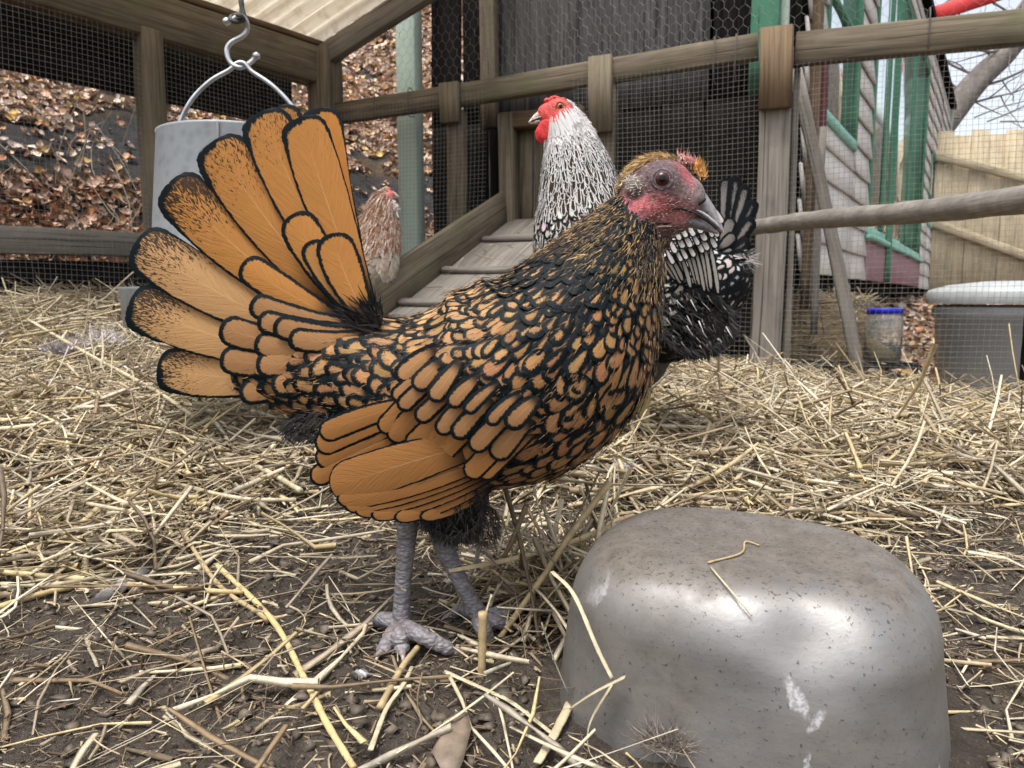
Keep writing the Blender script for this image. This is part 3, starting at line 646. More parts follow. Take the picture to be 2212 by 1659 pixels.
pts = [P(385, 312, 1.1), P(388, 268, 1.1), P(415, 215, 1.1), P(455, 175, 1.1), P(495, 152, 1.1), P(512, 137, 1.1), P(528, 137, 1.1), P(545, 155, 1.1), P(585, 182, 1.1), P(622, 218, 1.1), P(648, 258, 1.1), P(655, 312, 1.1)]
V, F = tube(spline(pts, 60), .0032, 10); mk('bail_handle', V, F, M_STEEL, fd, smo=True)
pts = [P(490, 47, 1.09), P(503, 43, 1.09), P(517, 34, 1.09), P(530, 42, 1.095), P(535, 62, 1.1), P(525, 78, 1.1), P(500, 92, 1.1), P(490, 110, 1.1), P(497, 134, 1.1), P(515, 146, 1.1), P(530, 142, 1.105), P(545, 132, 1.11), P(553, 122, 1.11)]
V, F = tube(spline(pts, 60), .0036, 10); hk = mk('wire_hook', V, F, M_STEEL, smo=True); tag(hk, 'bent galvanised S-hook holding the feeder handle', 'hook')
for q in (P(490, 47, 1.09), P(554, 121, 1.11)):
    V, F = lathe([(.0001, -.006), (.005, -.003), (.0058, 0), (.005, .003), (.0001, .006)], q, 12); mk('hook_tip', V, F, M_STEEL, hk, smo=True)
parts = []
for k, dx_ in enumerate((-3, 4)):
    pts = [P(521 + dx_ + 5 * math.sin(j * .9 + k * 2), 48 - j * 18, 1.095) for j in range(12)]; parts.append(tube(spline(pts, 50), .0035, 6))
pts = [P(512 + 14 * math.cos(a_), 40 + 8 * math.sin(a_), 1.088 + .006 * math.sin(a_ * 2)) for a_ in np.linspace(0, 12, 30)]; parts.append(tube(np.array(pts), .003, 6))
V, F = joinparts(parts); rpo = mk('cord', V, F, mat_plain('grey_cord', (.07, .068, .06), .9, var=.5, scale=300), smo=True); tag(rpo, 'grey knotted cord from which the feeder hook hangs', 'cord')

rr5 = np.random.default_rng(51); n = 26; u_ = rr5.uniform(.15, .98, n); w_ = rr5.uniform(-.14, .14, n)
V, F, c_ = straws_from(RT[None] + rd[None] * u_[:, None] + side[None] * w_[:, None] + rn[None] * .016, rr5.normal(0, 1, (n, 1)) * side[None] + rr5.normal(0, .6, (n, 1)) * rd[None] + rn[None] * rr5.normal(.02, .08, (n, 1)), rr5.uniform(.02, .09, n), rr5.uniform(.002, .0045, n), rr5, 3, bend=.6)
tag(mk('ramp_straw', V, F, M_STRAW, cols={'c': c_}), 'few loose straws lying on the hen ramp', 'straw', kind='stuff')

# ------------------------------------------------------------------ upturned metal bowl
BC = np.array([.153, .462, 0.]); BH = .108; BROT = R(-24)
BC[2] = gz(BC[0], BC[1]) - .006
def bowl_xyz(prof_r, prof_z, n=128):
    a = np.arange(n) / n * 2 * math.pi; e = 2.75
    sx = np.sign(np.cos(a)) * np.abs(np.cos(a)) ** (2 / e); sy = np.sign(np.sin(a)) * np.abs(np.sin(a)) ** (2 / e)
    rx = .1140; ry = .100; Vs = []
    for r_, z_ in zip(prof_r, prof_z):
        k = r_; x = sx * (rx - (1 - k) * .1225 if k > .35 else rx * k / .35 * (rx - .65 * .1225) / rx); y = sy * (ry - (1 - k) * .100 if k > .35 else ry * k / .35 * (ry - .65 * .1) / ry)
        Vs.append(np.stack([x, y, np.full(n, z_)], -1))
    return np.concatenate(Vs), n
rprof, zprof = [], []
for k in range(14): t = k / 13; rprof.append(1.045 - .06 * t); zprof.append(-.02 + .084 * t)
for k in range(1, 22):
    t = k / 21 * math.pi / 2; rprof.append(.985 - .38 * (1 - math.cos(t))); zprof.append(.064 + .044 * math.sin(t))
for k in range(1, 9): rprof.append(.605 - .58 * k / 8); zprof.append(.108 + .0005 * math.sin(k))
V, n = bowl_xyz(rprof, zprof)
K = len(rprof); i = np.arange(n); j = (i + 1) % n
F = np.concatenate([np.stack([k * n + i, k * n + j, (k + 1) * n + j, (k + 1) * n + i], 1) for k in range(K - 1)])
V = np.vstack([V, [0, 0, .108]]); F = [F, np.stack([(K - 1) * n + i, (K - 1) * n + j, np.full(n, len(V) - 1)], 1)]
# dents in the shoulder of the bowl
for (cx_, cy_, cz_, rr_, dd_) in ((.044, -.088, .088, .026, .010), (.10, -.06, .06, .05, .004), (-.02, -.10, .05, .045, .004), (.0, -.02, .108, .07, .003), (-.10, -.04, .08, .03, .002)):
    d = np.linalg.norm(V - np.array([cx_, cy_, cz_]), axis=1); w_ = np.exp(-(d / rr_) ** 2)[:, None]
    inward = np.array([0, 0, .03]) - V; inward /= np.linalg.norm(inward, axis=1, keepdims=True) + 1e-9; V = V + inward * w_ * dd_
V[:, 2] -= .03 * (V[:, 0] + .02) * smooth(0, .1, V[:, 2]); V[:, 2] -= .12 * np.maximum(0, V[:, 0] - .05) ** 2 / .12 * smooth(.03, .1, V[:, 2])
cs, sn = math.cos(BROT), math.sin(BROT); V = np.stack([V[:, 0] * cs - V[:, 1] * sn, V[:, 0] * sn + V[:, 1] * cs, V[:, 2]], -1)
m = NT('dirty_steel'); co = m.coord('Object'); sx = m.n('ShaderNodeSeparateXYZ'); m.l(co, sx.inputs[0])
n1 = m.noise(co, 22, 7, .65); n2 = m.noise(co, 380, 4, .65); n3 = m.noise(m.coord('Object', (40, 40, 130)), 1, 6, .7); n4 = m.noise(co, 70, 6, .7, .5)
ge = m.n('ShaderNodeNewGeometry'); sg = m.n('ShaderNodeSeparateXYZ'); m.l(ge.outputs['Normal'], sg.inputs[0])
topm = m.math('ADD', m.sstep(sg.outputs[2], .55, 1.0), m.math('MULTIPLY', m.math('SUBTRACT', n1, .5), 1.6))
def lobe(cx, cy, cz, rx_, rz_): return m.math('ADD', m.math('ADD', m.math('POWER', m.math('DIVIDE', m.math('SUBTRACT', sx.outputs[0], cx), rx_), 2), m.math('POWER', m.math('DIVIDE', m.math('SUBTRACT', sx.outputs[1], cy), rx_), 2)), m.math('POWER', m.math('DIVIDE', m.math('SUBTRACT', sx.outputs[2], cz), rz_), 2))
shine_mask = m.sstep(m.math('ADD', lobe(-.005, -.095, .078, .062, .034), m.math('MULTIPLY', m.math('SUBTRACT', n4, .5), 1.6)), 1.25, .35)  # highlight on the front shoulder, painted in by thinning the dirt there
dirt = m.math('ADD', m.math('MULTIPLY', m.sstep(topm, .1, .9), .35), m.math('ADD', m.math('MULTIPLY', m.sstep(n1, .3, .7), .30), .45), clamp=True)
dirt = m.math('MULTIPLY', dirt, m.math('SUBTRACT', 1., m.math('MULTIPLY', shine_mask, .45)))
metal = m.ramp(n3, [(.3, (.27, .265, .262)), (.7, (.33, .326, .322))])
c = m.mix(dirt, metal, m.ramp(n4, [(.3, (.09, .076, .062)), (.7, (.175, .15, .125))]))
sp = m.ramp(m.math('ADD', n2, m.math('MULTIPLY', m.sstep(sg.outputs[2], .5, .95), .05)), [(.62, (0, 0, 0)), (.67, (1, 1, 1))]); c = m.mix(m.math('MULTIPLY', sp, .75), c, (.04, .033, .027))
# white streaks of droppings
def streak(cx, cz, wx, wz, tilt):
    xx = m.math('ADD', m.math('SUBTRACT', sx.outputs[0], cx), m.math('MULTIPLY', m.math('SUBTRACT', sx.outputs[2], cz), tilt))
    xx = m.math('ADD', xx, m.math('MULTIPLY', m.math('SUBTRACT', n1, .5), .045))
    a = m.math('POWER', m.math('DIVIDE', xx, wx), 2); b = m.math('POWER', m.math('DIVIDE', m.math('SUBTRACT', sx.outputs[2], cz), wz), 2)
    return m.sstep(m.math('ADD', m.math('ADD', a, b), m.math('MULTIPLY', n4, 2.6)), 2.2, 1.4)
front = m.sstep(sx.outputs[1], -.02, -.06)
w1 = m.math('MULTIPLY', streak(-.004, .056, .006, .014, .6), front); w2 = m.math('MULTIPLY', streak(.006, .046, .005, .007, -.6), front)
w3 = m.math('MULTIPLY', streak(-.102, .088, .0028, .018, -1.0), front); w4 = m.math('MULTIPLY', streak(.002, .022, .0025, .012, .3), front)
wm = m.math('MAXIMUM', m.math('MAXIMUM', w1, w2), m.math('MAXIMUM', w3, w4)); c = m.mix(m.math('MULTIPLY', wm, m.math('MULTIPLY', m.sstep(n2, .36, .6), .62)), c, (.55, .55, .57))
rg = m.math('ADD', m.math('MULTIPLY', dirt, .28), .39); rg = m.math('ADD', rg, m.math('MULTIPLY', wm, .3), clamp=True)
m.set(Base_Color=c, Roughness=rg, Metallic=m.math('SUBTRACT', .92, m.math('ADD', m.math('MULTIPLY', dirt, .75), m.math('MULTIPLY', wm, .8)), clamp=True))
m.bump(m.math('ADD', n3, m.math('MULTIPLY', n2, .8)), .10, .002)
bw = mk('upturned_bowl', V, F, m.m, smo=True); bw.location = BC; tag(bw, 'dirty dented steel bowl lying upside down on the soil', 'bowl')
BOWL_BVH = BVHTree.FromPolygons([tuple(v + BC) for v in V], [tuple(f) for q_ in F for f in q_])
def hug(vx, vy, Y, gap=.003):
    o_ = Vector((0, 0, CAM_H)); h = BOWL_BVH.ray_cast(o_, (Vector(P(vx, vy, 1.)[()]) - o_).normalized())[0]
    return min(Y, h.y - gap) if h is not None else Y
def bowl_inside(x, y, pad=0.):
    dx = x - BC[0]; dy = y - BC[1]; u = (dx * cs + dy * sn) / (.1265 + pad); v = (-dx * sn + dy * cs) / (.1035 + pad)
    return np.abs(u) ** 2.75 + np.abs(v) ** 2.75 < 1

# ------------------------------------------------------------------ straw and soil crumbs
def scatter(n, xs, ys, seed, fn):
    r = np.random.default_rng(seed); x = r.uniform(xs[0], xs[1], n); y = r.uniform(ys[0], ys[1], n)
    ok = (r.random(n) < fn(x, y)) & ~bowl_inside(x, y, .006)
    dx, dy = x - FC[0], y - FC[1]; ok &= (dx * LN[0] + dy * LN[1] < .0) & (dx * FN[0] + dy * FN[1] < .02) & (np.abs(x) < .12 + .78 * y)
    return x[ok], y[ok], r
def lay(x, y, r, lmin, lmax, w, thick, pitch, K, **k):
    n = len(x); L = lmin + (lmax - lmin) * r.random(n) ** 1.7; th = r.random(n) * 6.283
    h = r.random(n) ** 1.5 * thick * np.clip(straw_mask(x, y) + .08, 0, 1); pt = r.normal(0, pitch, n)
    e = .02; z = ground_z(x, y); sx_ = (ground_z(x + e, y) - ground_z(x - e, y)) / (2 * e); sy_ = (ground_z(x, y + e) - ground_z(x, y - e)) / (2 * e)
    sx_ = np.clip(sx_, -.3, .3); sy_ = np.clip(sy_, -.3, .3)
    d = np.stack([np.cos(th), np.sin(th), np.cos(th) * sx_ + np.sin(th) * sy_ + np.tan(np.clip(pt, -1.1, 1.1))], -1)
    c = np.stack([x, y, z + .002 + h + np.abs(np.sin(pt)) * L * .35], -1)
    return straws_from(c, d, L, w * (.45 + 1.0 * r.random(n) ** 1.3), r, K, **k)
sets = []
x, y, r = scatter(90000, (-2.4, 2.2), (1.25, 3.6), 31, lambda x, y: .62 * straw_mask(x, y)); sets.append(lay(x, y, r, .03, .17, .0052, .04, .17, 2))
x, y, r = scatter(34000, (-1.2, 1.2), (.62, 1.35), 32, lambda x, y: .95 * straw_mask(x, y)); sets.append(lay(x, y, r, .025, .16, .0052, .035, .17, 3, kink=.55))
x, y, r = scatter(9000, (-.9, .9), (.30, .95), 33, lambda x, y: .22 + .7 * straw_mask(x, y)); sets.append(lay(x, y, r, .012, .10, .0027, .02, .12, 3))
x, y, r = scatter(1500, (-.6, .6), (.30, .95), 34, lambda x, y: .30 + .6 * straw_mask(x, y)); sets.append(lay(x, y, r, .05, .16, .0044, .02, .14, 4, bend=.6, kink=.7, flat=.2))
x, y, r = scatter(2600, (-2., 2.), (.9, 3.2), 35, lambda x, y: .6 * straw_mask(x, y)); sets.append(lay(x, y, r, .05, .22, .005, .05, .5, 3))
x, y, r = scatter(30000, (-1.6, 1.6), (.32, 2.4), 39, lambda x, y: .12 + .85 * straw_mask(x, y)); sets.append(lay(x, y, r, .02, .09, .0013, .035, .35, 3, bend=.9, kink=.8))
# long pieces heaped against the left flank of the bowl
n = 420; r = np.random.default_rng(36); x = r.normal(.045, .03, n); y = r.normal(.60, .04, n); ok = ~bowl_inside(x, y, .008); x, y = x[ok], y[ok]; sets.append(lay(x, y, r, .04, .15, .0036, .03, .55, 3))
Vn = 0; Vs, Fs, Cs = [], [], []
for V, F, c_ in sets: Vs.append(V); Fs.append(F + Vn); Cs.append(c_); Vn += len(V)
so = mk('straw', np.vstack(Vs), np.vstack(Fs), M_STRAW, cols={'c': np.vstack(Cs)}); tag(so, 'loose pale straw strewn thickly over the floor of the run', 'straw', kind='stuff')
# fine chaff
x, y, r = scatter(70000, (-.8, .8), (.30, 1.2), 37, lambda x, y: .45 + .3 * straw_mask(x, y))
V, F, c_ = lay(x, y, r, .003, .014, .0014, .004, .2, 1, pal=np.array([(.42, .34, .22), (.30, .22, .14), (.16, .11, .08), (.55, .47, .33), (.10, .075, .055), (.22, .17, .12)]))
tag(mk('chaff', V, F, M_STRAW, cols={'c': c_}), 'tiny straw chaff and wood crumbs on the dark soil', 'chaff', kind='stuff')
# clods
import bmesh
bm = bmesh.new(); bmesh.ops.create_icosphere(bm, subdivisions=1, radius=1); iv = np.array([v.co[:] for v in bm.verts]); itf = np.array([[v.index for v in f.verts] for f in bm.faces]); bm.free()
x, y, r = scatter(16000, (-.75, .75), (.30, 1.05), 38, lambda x, y: .85 * (1 - .8 * straw_mask(x, y)))
n = len(x); sz = .001 + .004 * r.random(n) ** 4
q = iv[None] * (sz[:, None, None] * (1 + .8 * r.normal(0, .6, (n, len(iv), 1))).clip(.3, 1.9)) * np.array([1, 1, .6]); q += np.stack([x, y, ground_z(x, y) + sz * .25], -1)[:, None]
col = np.array([.105, .087, .07]) * (.6 + .9 * r.random((n, 1))); col = np.concatenate([np.repeat(col[:, None], len(iv), 1).reshape(-1, 3), np.ones((n * len(iv), 1))], 1)
F = (np.arange(n)[:, None, None] * len(iv) + itf[None]).reshape(-1, 3)
tag(mk('soil_crumbs', q.reshape(-1, 3), F, M_STRAW, cols={'c': col}), 'crumbs and clods of dark soil', 'soil', kind='stuff')
# single stalks that stand out
def stalk(pix, wpx, hgt, colr, label, flat=1., name='straw_stalk', Y=None):
    pts = []
    for k, (vx, vy) in enumerate(pix):
        h = hgt[k] if isinstance(hgt, (list, tuple)) else hgt
        pts.append(P(vx, vy, hug(vx, vy, Y[k])) if Y else G(vx, vy, h))
    if Y:
        px_ = spline(np.array([list(q_) + [p_[1]] for q_, p_ in zip(pix, pts)]), 5 * len(pts)); pts = [P(a_, b_, hug(a_, b_, c_)) for a_, b_, c_ in px_]; n = len(pts); pts = np.array(pts); d0 = np.mean(pts[:, 1]); pp_ = pts
    else: pts = np.array(pts); d0 = np.mean(pts[:, 1]); n = 5 * len(pts); pp_ = spline(pts, n)
    rad = wpx * .78 / FV * d0 / 2 * (1 + .08 * np.sin(np.arange(n) * 2.1)) * np.linspace(1.05, .85, n)
    V, F = tube(pp_, rad, 8, flat=flat)
    o = mk(name, V, F, M_STRAW, smo=True, cols={'c': np.tile(list(colr) + [1.], (len(V), 1))}); tag(o, label, 'straw', 'single straw stalks in front'); return o
A_, B_, C_, D_ = (.66, .52, .26), (.58, .52, .36), (.46, .36, .20), (.27, .29, .23)
stalk([(470, 1222), (585, 1335), (655, 1460), (705, 1560), (765, 1659)], 19, .006, A_, 'long golden stalk running down the soil left of the grey feet')
stalk([(395, 1150), (470, 1260), (560, 1325), (580, 1345)], 13, .005, C_, 'thin stalk lying on the bare soil at left beside the white dropping')
stalk([(1318, 1040), (1240, 1145), (1170, 1250), (1085, 1370), (1058, 1410)], 20, 0, C_, 'thick brown stalk leaning from the soil up past the bowl', Y=[.555, .55, .545, .535, .53])
stalk([(1043, 1322), (1042, 1400), (1040, 1480), (1038, 1548)], 25, 0, C_, 'short stout stalk standing upright between the feet and bowl', Y=[.475, .475, .474, .474])
stalk([(1062, 1285), (1048, 1330)], 17, 0, B_, 'pale snapped straw end beside the far grey foot', flat=.4, Y=[.48, .478])
stalk([(1193, 1235), (1240, 1285), (1290, 1400), (1322, 1465)], 15, 0, B_, 'pale bent blade hanging over the left edge of the bowl', flat=.35, Y=[.45, .425, .405, .395])
stalk([(1350, 1462), (1285, 1495), (1232, 1530)], 22, 0, B_, 'broad pale blade lying across the foot of the bowl', flat=.2, Y=[.392, .398, .41])
stalk([(1322, 1478), (1275, 1560), (1272, 1620), (1300, 1655)], 17, 0, B_, 'curling pale blade in front of the bowl at its left foot', flat=.25, Y=[.392, .392, .39, .385])
stalk([(1170, 1345), (1195, 1420), (1228, 1500)], 26, 0, D_, 'grey green dried leaf blade against the left side of the bowl', flat=.15, name='dry_blade', Y=[.45, .445, .43])
stalk([(1235, 1512), (1195, 1590), (1160, 1648)], 30, .008, B_, 'pale flattened stalk in front of the bowl near the brown leaf', flat=.35)
stalk([(960, 1450), (1050, 1490), (1110, 1520), (1200, 1590)], 17, .006, B_, 'crinkled pale blade between the brown leaf and the bowl', flat=.3)
stalk([(820, 1530), (870, 1440), (905, 1395)], 20, .008, C_, 'tan stalk pointing at the toes of the near foot')
stalk([(800, 1620), (835, 1530), (870, 1480), (890, 1440)], 15, .008, B_, 'thin pale blade left of the brown leaf', flat=.4)
stalk([(0, 1262), (120, 1262), (240, 1240)], 14, .006, B_, 'pale straw at the left edge of the soil patch')
stalk([(0, 1310), (120, 1275), (240, 1260), (440, 1275), (525, 1280)], 16, .006, A_, 'long bent stalk across the left of the soil patch')
stalk([(290, 1275), (345, 1220), (425, 1105)], 13, .007, B_, 'slanting pale straw at the upper left of the soil patch')
stalk([(205, 1030), (330, 1035), (510, 1075), (640, 1080)], 13, .02, B_, 'pale straw lying under the wing tips')
stalk([(60, 690), (200, 770), (330, 840), (420, 900)], 10, .05, B_, 'long straw slanting below the lowest tail feather')
stalk([(0, 800), (40, 900), (52, 975)], 12, .03, B_, 'upright straw at the left edge of the picture')
stalk([(240, 925), (410, 955), (560, 1010), (650, 1060)], 16, .03, B_, 'long pale straw lying below the tail')
stalk([(1480, 1510), (1600, 1420)], 1, 0, C_, 'tiny straw fibre on the bowl front', Y=[.36, .365]) if False else None
stalk([(1530, 1215), (1600, 1195), (1610, 1170), (1640, 1178)], 6, 0, C_, 'kinked brown fibre lying on top of the bowl', Y=[.47, .485, .50, .515])
stalk([(1535, 1225), (1590, 1290), (1625, 1330)], 6, 0, B_, 'thin straw stuck to the front shoulder of the bowl', Y=[.462, .435, .416])
# brown dead leaf and small litter
def flat_leaf(name, out, Yh, colr, label, cat, curl=.004):
    pts = np.array([G(vx, vy, Yh) for vx, vy in out]); c = pts.mean(0); c[2] += curl
    n = len(pts); V = [c] + [c + (p - c) * .55 + np.array([0, 0, curl * .5 * math.sin(k * 2.3)]) for k, p in enumerate(pts)] + [p + np.array([0, 0, curl * math.sin(k * 1.7)]) for k, p in enumerate(pts)]
    F = [(0, 1 + k, 1 + (k + 1) % n) for k in range(n)] + [(1 + k, 1 + n + k, 1 + n + (k + 1) % n, 1 + (k + 1) % n) for k in range(n)]
    o = mk(name, V, F, M_LEAF, cols={'c': np.tile(list(colr) + [1.], (len(V), 1))}, smo=True); md = o.modifiers.new('t', 'SOLIDIFY'); md.thickness = .0006
    tag(o, label, cat); return o
flat_leaf('dead_leaf', [(1010, 1540), (1018, 1590), (1000, 1640), (975, 1690), (950, 1665), (935, 1640), (930, 1620), (955, 1575), (985, 1550)], .008, (.21, .16, .115), 'brown torn dead leaf lying in front of the feet', 'leaf')
def dropping(pix, wpx, label):
    pts = spline(np.array([G(vx, vy, .002) for vx, vy in pix]), 14); d0 = pts[:, 1].mean(); rad = wpx / FV * d0 / 2 * (.6 + .4 * np.sin(np.linspace(.3, 2.9, 14)) + .15 * np.sin(np.arange(14) * 2.7))
    V, F = tube(pts, rad, 10, flat=.45); wh = np.clip(1 - np.abs(np.arange(len(V)) / len(V) - .55) * 2.6, 0, 1)[:, None]
    r = np.random.default_rng(len(label)); col = np.array([.06, .055, .05]) * (1 - wh) + np.array([.75, .76, .78]) * wh; col *= .8 + .3 * r.random((len(V), 1))
    o = mk('dropping', V + r.normal(0, .0006, V.shape), F, M_STRAW, smo=True, cols={'c': np.concatenate([col, np.ones((len(V), 1))], 1)}); tag(o, label, 'dropping')
dropping([(200, 1312), (240, 1280), (275, 1255), (318, 1228)], 44, 'dark and white bird dropping on the soil at left')
dropping([(765, 1462), (790, 1452)], 34, 'small pale dropping on the soil below the near foot')

# ================================================================== hens
def mat_feather(name, lace, lace_r=.42, shaft=.15, irid=(.8, 1.6, 1.9), glint=2.6):
    m = NT(name); fc = m.attr('fc'); cc = m.attr('col'); ch = m.sep(fc.outputs['Color']); co = m.coord('Object')
    e = m.math('MULTIPLY', ch[0], 4.); v = ch[1]; rnd = ch[2]; u = m.math('SUBTRACT', m.math('MULTIPLY', fc.outputs['Alpha'], 2.), 1.)
    au = m.math('ABSOLUTE', u)
    cb = m.n('ShaderNodeCombineXYZ'); m.l(m.math('ADD', m.math('MULTIPLY', v, 34.), m.math('MULTIPLY', au, -9.)), cb.inputs[0]); m.l(m.math('MULTIPLY', u, 2.2), cb.inputs[1]); m.l(m.math('MULTIPLY', rnd, 40.), cb.inputs[2])
    barb = m.noise(cb.outputs[0], 1.2, 4, .6); fine = m.noise(co, 900, 3, .6); mid = m.noise(co, 160, 4, .6)
    wob = m.math('ADD', m.math('MULTIPLY', m.math('SUBTRACT', barb, .5), 1.0), m.math('MULTIPLY', m.math('SUBTRACT', fine, .5), .8))
    inner = m.sstep(m.math('ADD', e, wob), .82, 1.12)
    # speckles towards the tip
    cb2 = m.n('ShaderNodeCombineXYZ'); m.l(m.math('ADD', m.math('MULTIPLY', v, 60.), m.math('MULTIPLY', au, -14.)), cb2.inputs[0]); m.l(m.math('MULTIPLY', u, 16.), cb2.inputs[1]); m.l(m.math('MULTIPLY', rnd, 60.), cb2.inputs[2])
    sp = m.noise(cb2.outputs[0], 1., 3, .6)
    lim = m.math('MULTIPLY', m.math('MULTIPLY', m.math('ADD', m.sstep(v, .45, 1.), m.math('MULTIPLY', m.sstep(u, .1, .9), .3)), cc.outputs['Alpha']), .32)
    spm = m.math('SUBTRACT', 1., m.sstep(sp, m.math('ADD', m.math('MULTIPLY', lim, 1.), .20), m.math('ADD', m.math('MULTIPLY', lim, 1.), .26)))
    spm = m.math('MULTIPLY', spm, m.sstep(lim, .005, .05))
    base = m.mix(m.math('MULTIPLY', m.math('SUBTRACT', barb, .35), 1.1, clamp=True), m.mix(.35, cc.outputs['Color'], (.10, .045, .012)), cc.outputs['Color'])
    base = m.mix(m.math('MULTIPLY', mid, .35), base, m.mix(1., base, (1.25, 1.2, 1.15), 'MULTIPLY'))
    base = m.mix(m.math('MULTIPLY', m.sstep(au, .045, .01), m.math('MULTIPLY', m.sstep(v, .95, .5), shaft * 1.3)), base, (.75, .52, .30))
    base = m.mix(m.math('MULTIPLY', m.sstep(v, .34, .08), .92), base, (.008, .008, .008))
    tint = m.mix(rnd, lace, tuple(x * k for x, k in zip(lace, irid)))
    tint = m.mix(m.math('MULTIPLY', m.sstep(barb, .5, .7), .5), tint, tuple(min(.8, x * glint) for x in lace))
    msk = m.math('MULTIPLY', inner, m.math('SUBTRACT', 1., m.math('MULTIPLY', spm, .9)))
    m.set(Base_Color=m.mix(msk, tint, base), Roughness=m.math('ADD', m.math('MULTIPLY', msk, .2), lace_r))
    m.p.inputs['Specular IOR Level'].default_value = .13
    m.p.inputs['Sheen Weight'].default_value = .0
    m.bump(m.math('ADD', barb, m.math('MULTIPLY', fine, .3)), .35, .0012)
    # thin vane lets a little light through
    tr = m.n('ShaderNodeBsdfTranslucent'); m.l(m.mix(msk, tint, base), tr.inputs[0]); mx = m.n('ShaderNodeMixShader'); mx.inputs[0].default_value = .12
    m.l(m.p.outputs[0], mx.inputs[1]); m.l(tr.outputs[0], mx.inputs[2])
    tp = m.n('ShaderNodeBsdfTransparent'); m2 = m.n('ShaderNodeMixShader'); fr = m.math('GREATER_THAN', m.math('SUBTRACT', m.math('MULTIPLY', barb, .62), .22), e)
    m.l(fr, m2.inputs[0]); m.l(mx.outputs[0], m2.inputs[1]); m.l(tp.outputs[0], m2.inputs[2]); m.l(m2.outputs[0], m.out.inputs[0])
    return m.m
M_FEATH = mat_feather('laced_feather', (.003, .0055, .0062), .42)
M_FEATHW = mat_feather('silver_laced_feather', (.003, .0034, .004), .55, shaft=.05)
M_HACK = mat_feather('silver_hackle', (.60, .59, .57), .6, shaft=0., irid=(.9, .9, .9), glint=1.05)
M_FEATHB = mat_feather('salmon_feather', (.20, .10, .055), .6, irid=(.8, .75, .7), glint=1.3)
def mat_vcol(name, rough, bumpn=300, bs=.3, spec=.3):
    m = NT(name); at = m.attr('c'); n = m.noise(m.coord('Object'), bumpn, 5, .65); n2 = m.noise(m.coord('Object'), bumpn * .3, 5, .6)
    c = m.mix(1., at.outputs['Color'], m.ramp(n, [(.3, (.4, .4, .4)), (.7, (1.5, 1.45, 1.45))]), 'MULTIPLY')
    c = m.mix(1., c, m.ramp(n2, [(.3, (.65, .60, .60)), (.7, (1.25, 1.25, 1.25))]), 'MULTIPLY')
    m.set(Base_Color=c, Roughness=rough); m.p.inputs['Specular IOR Level'].default_value = spec; m.bump(m.math('ADD', n, n2), bs, .0015); return m.m
M_SKIN = mat_vcol('hen_skin', .6, 420, .9)
M_BEAK = mat_vcol('beak_horn', .38, 260, .15, .5)
M_HAIR = mat_vcol('fine_feather', .65, 200, 0.05)
M_EYE = NT('hen_eye'); M_EYE.set(Base_Color=M_EYE.attr('c').outputs['Color'], Roughness=.12); M_EYE.p.inputs['Specular IOR Level'].default_value = .3; M_EYE = M_EYE.m
m = NT('shank_scales'); co = m.coord('Object', (.7, .7, 1.5)); vo = m.n('ShaderNodeTexVoronoi'); vo.inputs['Scale'].default_value = 300; m.l(co, vo.inputs['Vector']); n = m.noise(co, 160, 5, .6); n2 = m.noise(co, 40, 4, .6)
c = m.mix(m.math('MULTIPLY', m.sstep(vo.outputs['Distance'], .3, .75), .6), m.ramp(n2, [(.3, (.15, .14, .15)), (.7, (.27, .25, .265))]), (.09, .075, .075)); c = m.mix(m.ramp(n, [(.55, (0, 0, 0)), (.7, (.45, .45, .45))]), c, (.36, .33, .33))
c = m.mix(m.ramp(n2, [(.62, (0, 0, 0)), (.75, (.7, .7, .7))]), c, (.15, .10, .08))
m.set(Base_Color=c, Roughness=.55); m.bump(m.math('SUBTRACT', n, vo.outputs['Distance']), .7, .0015); M_SHANK = m.m

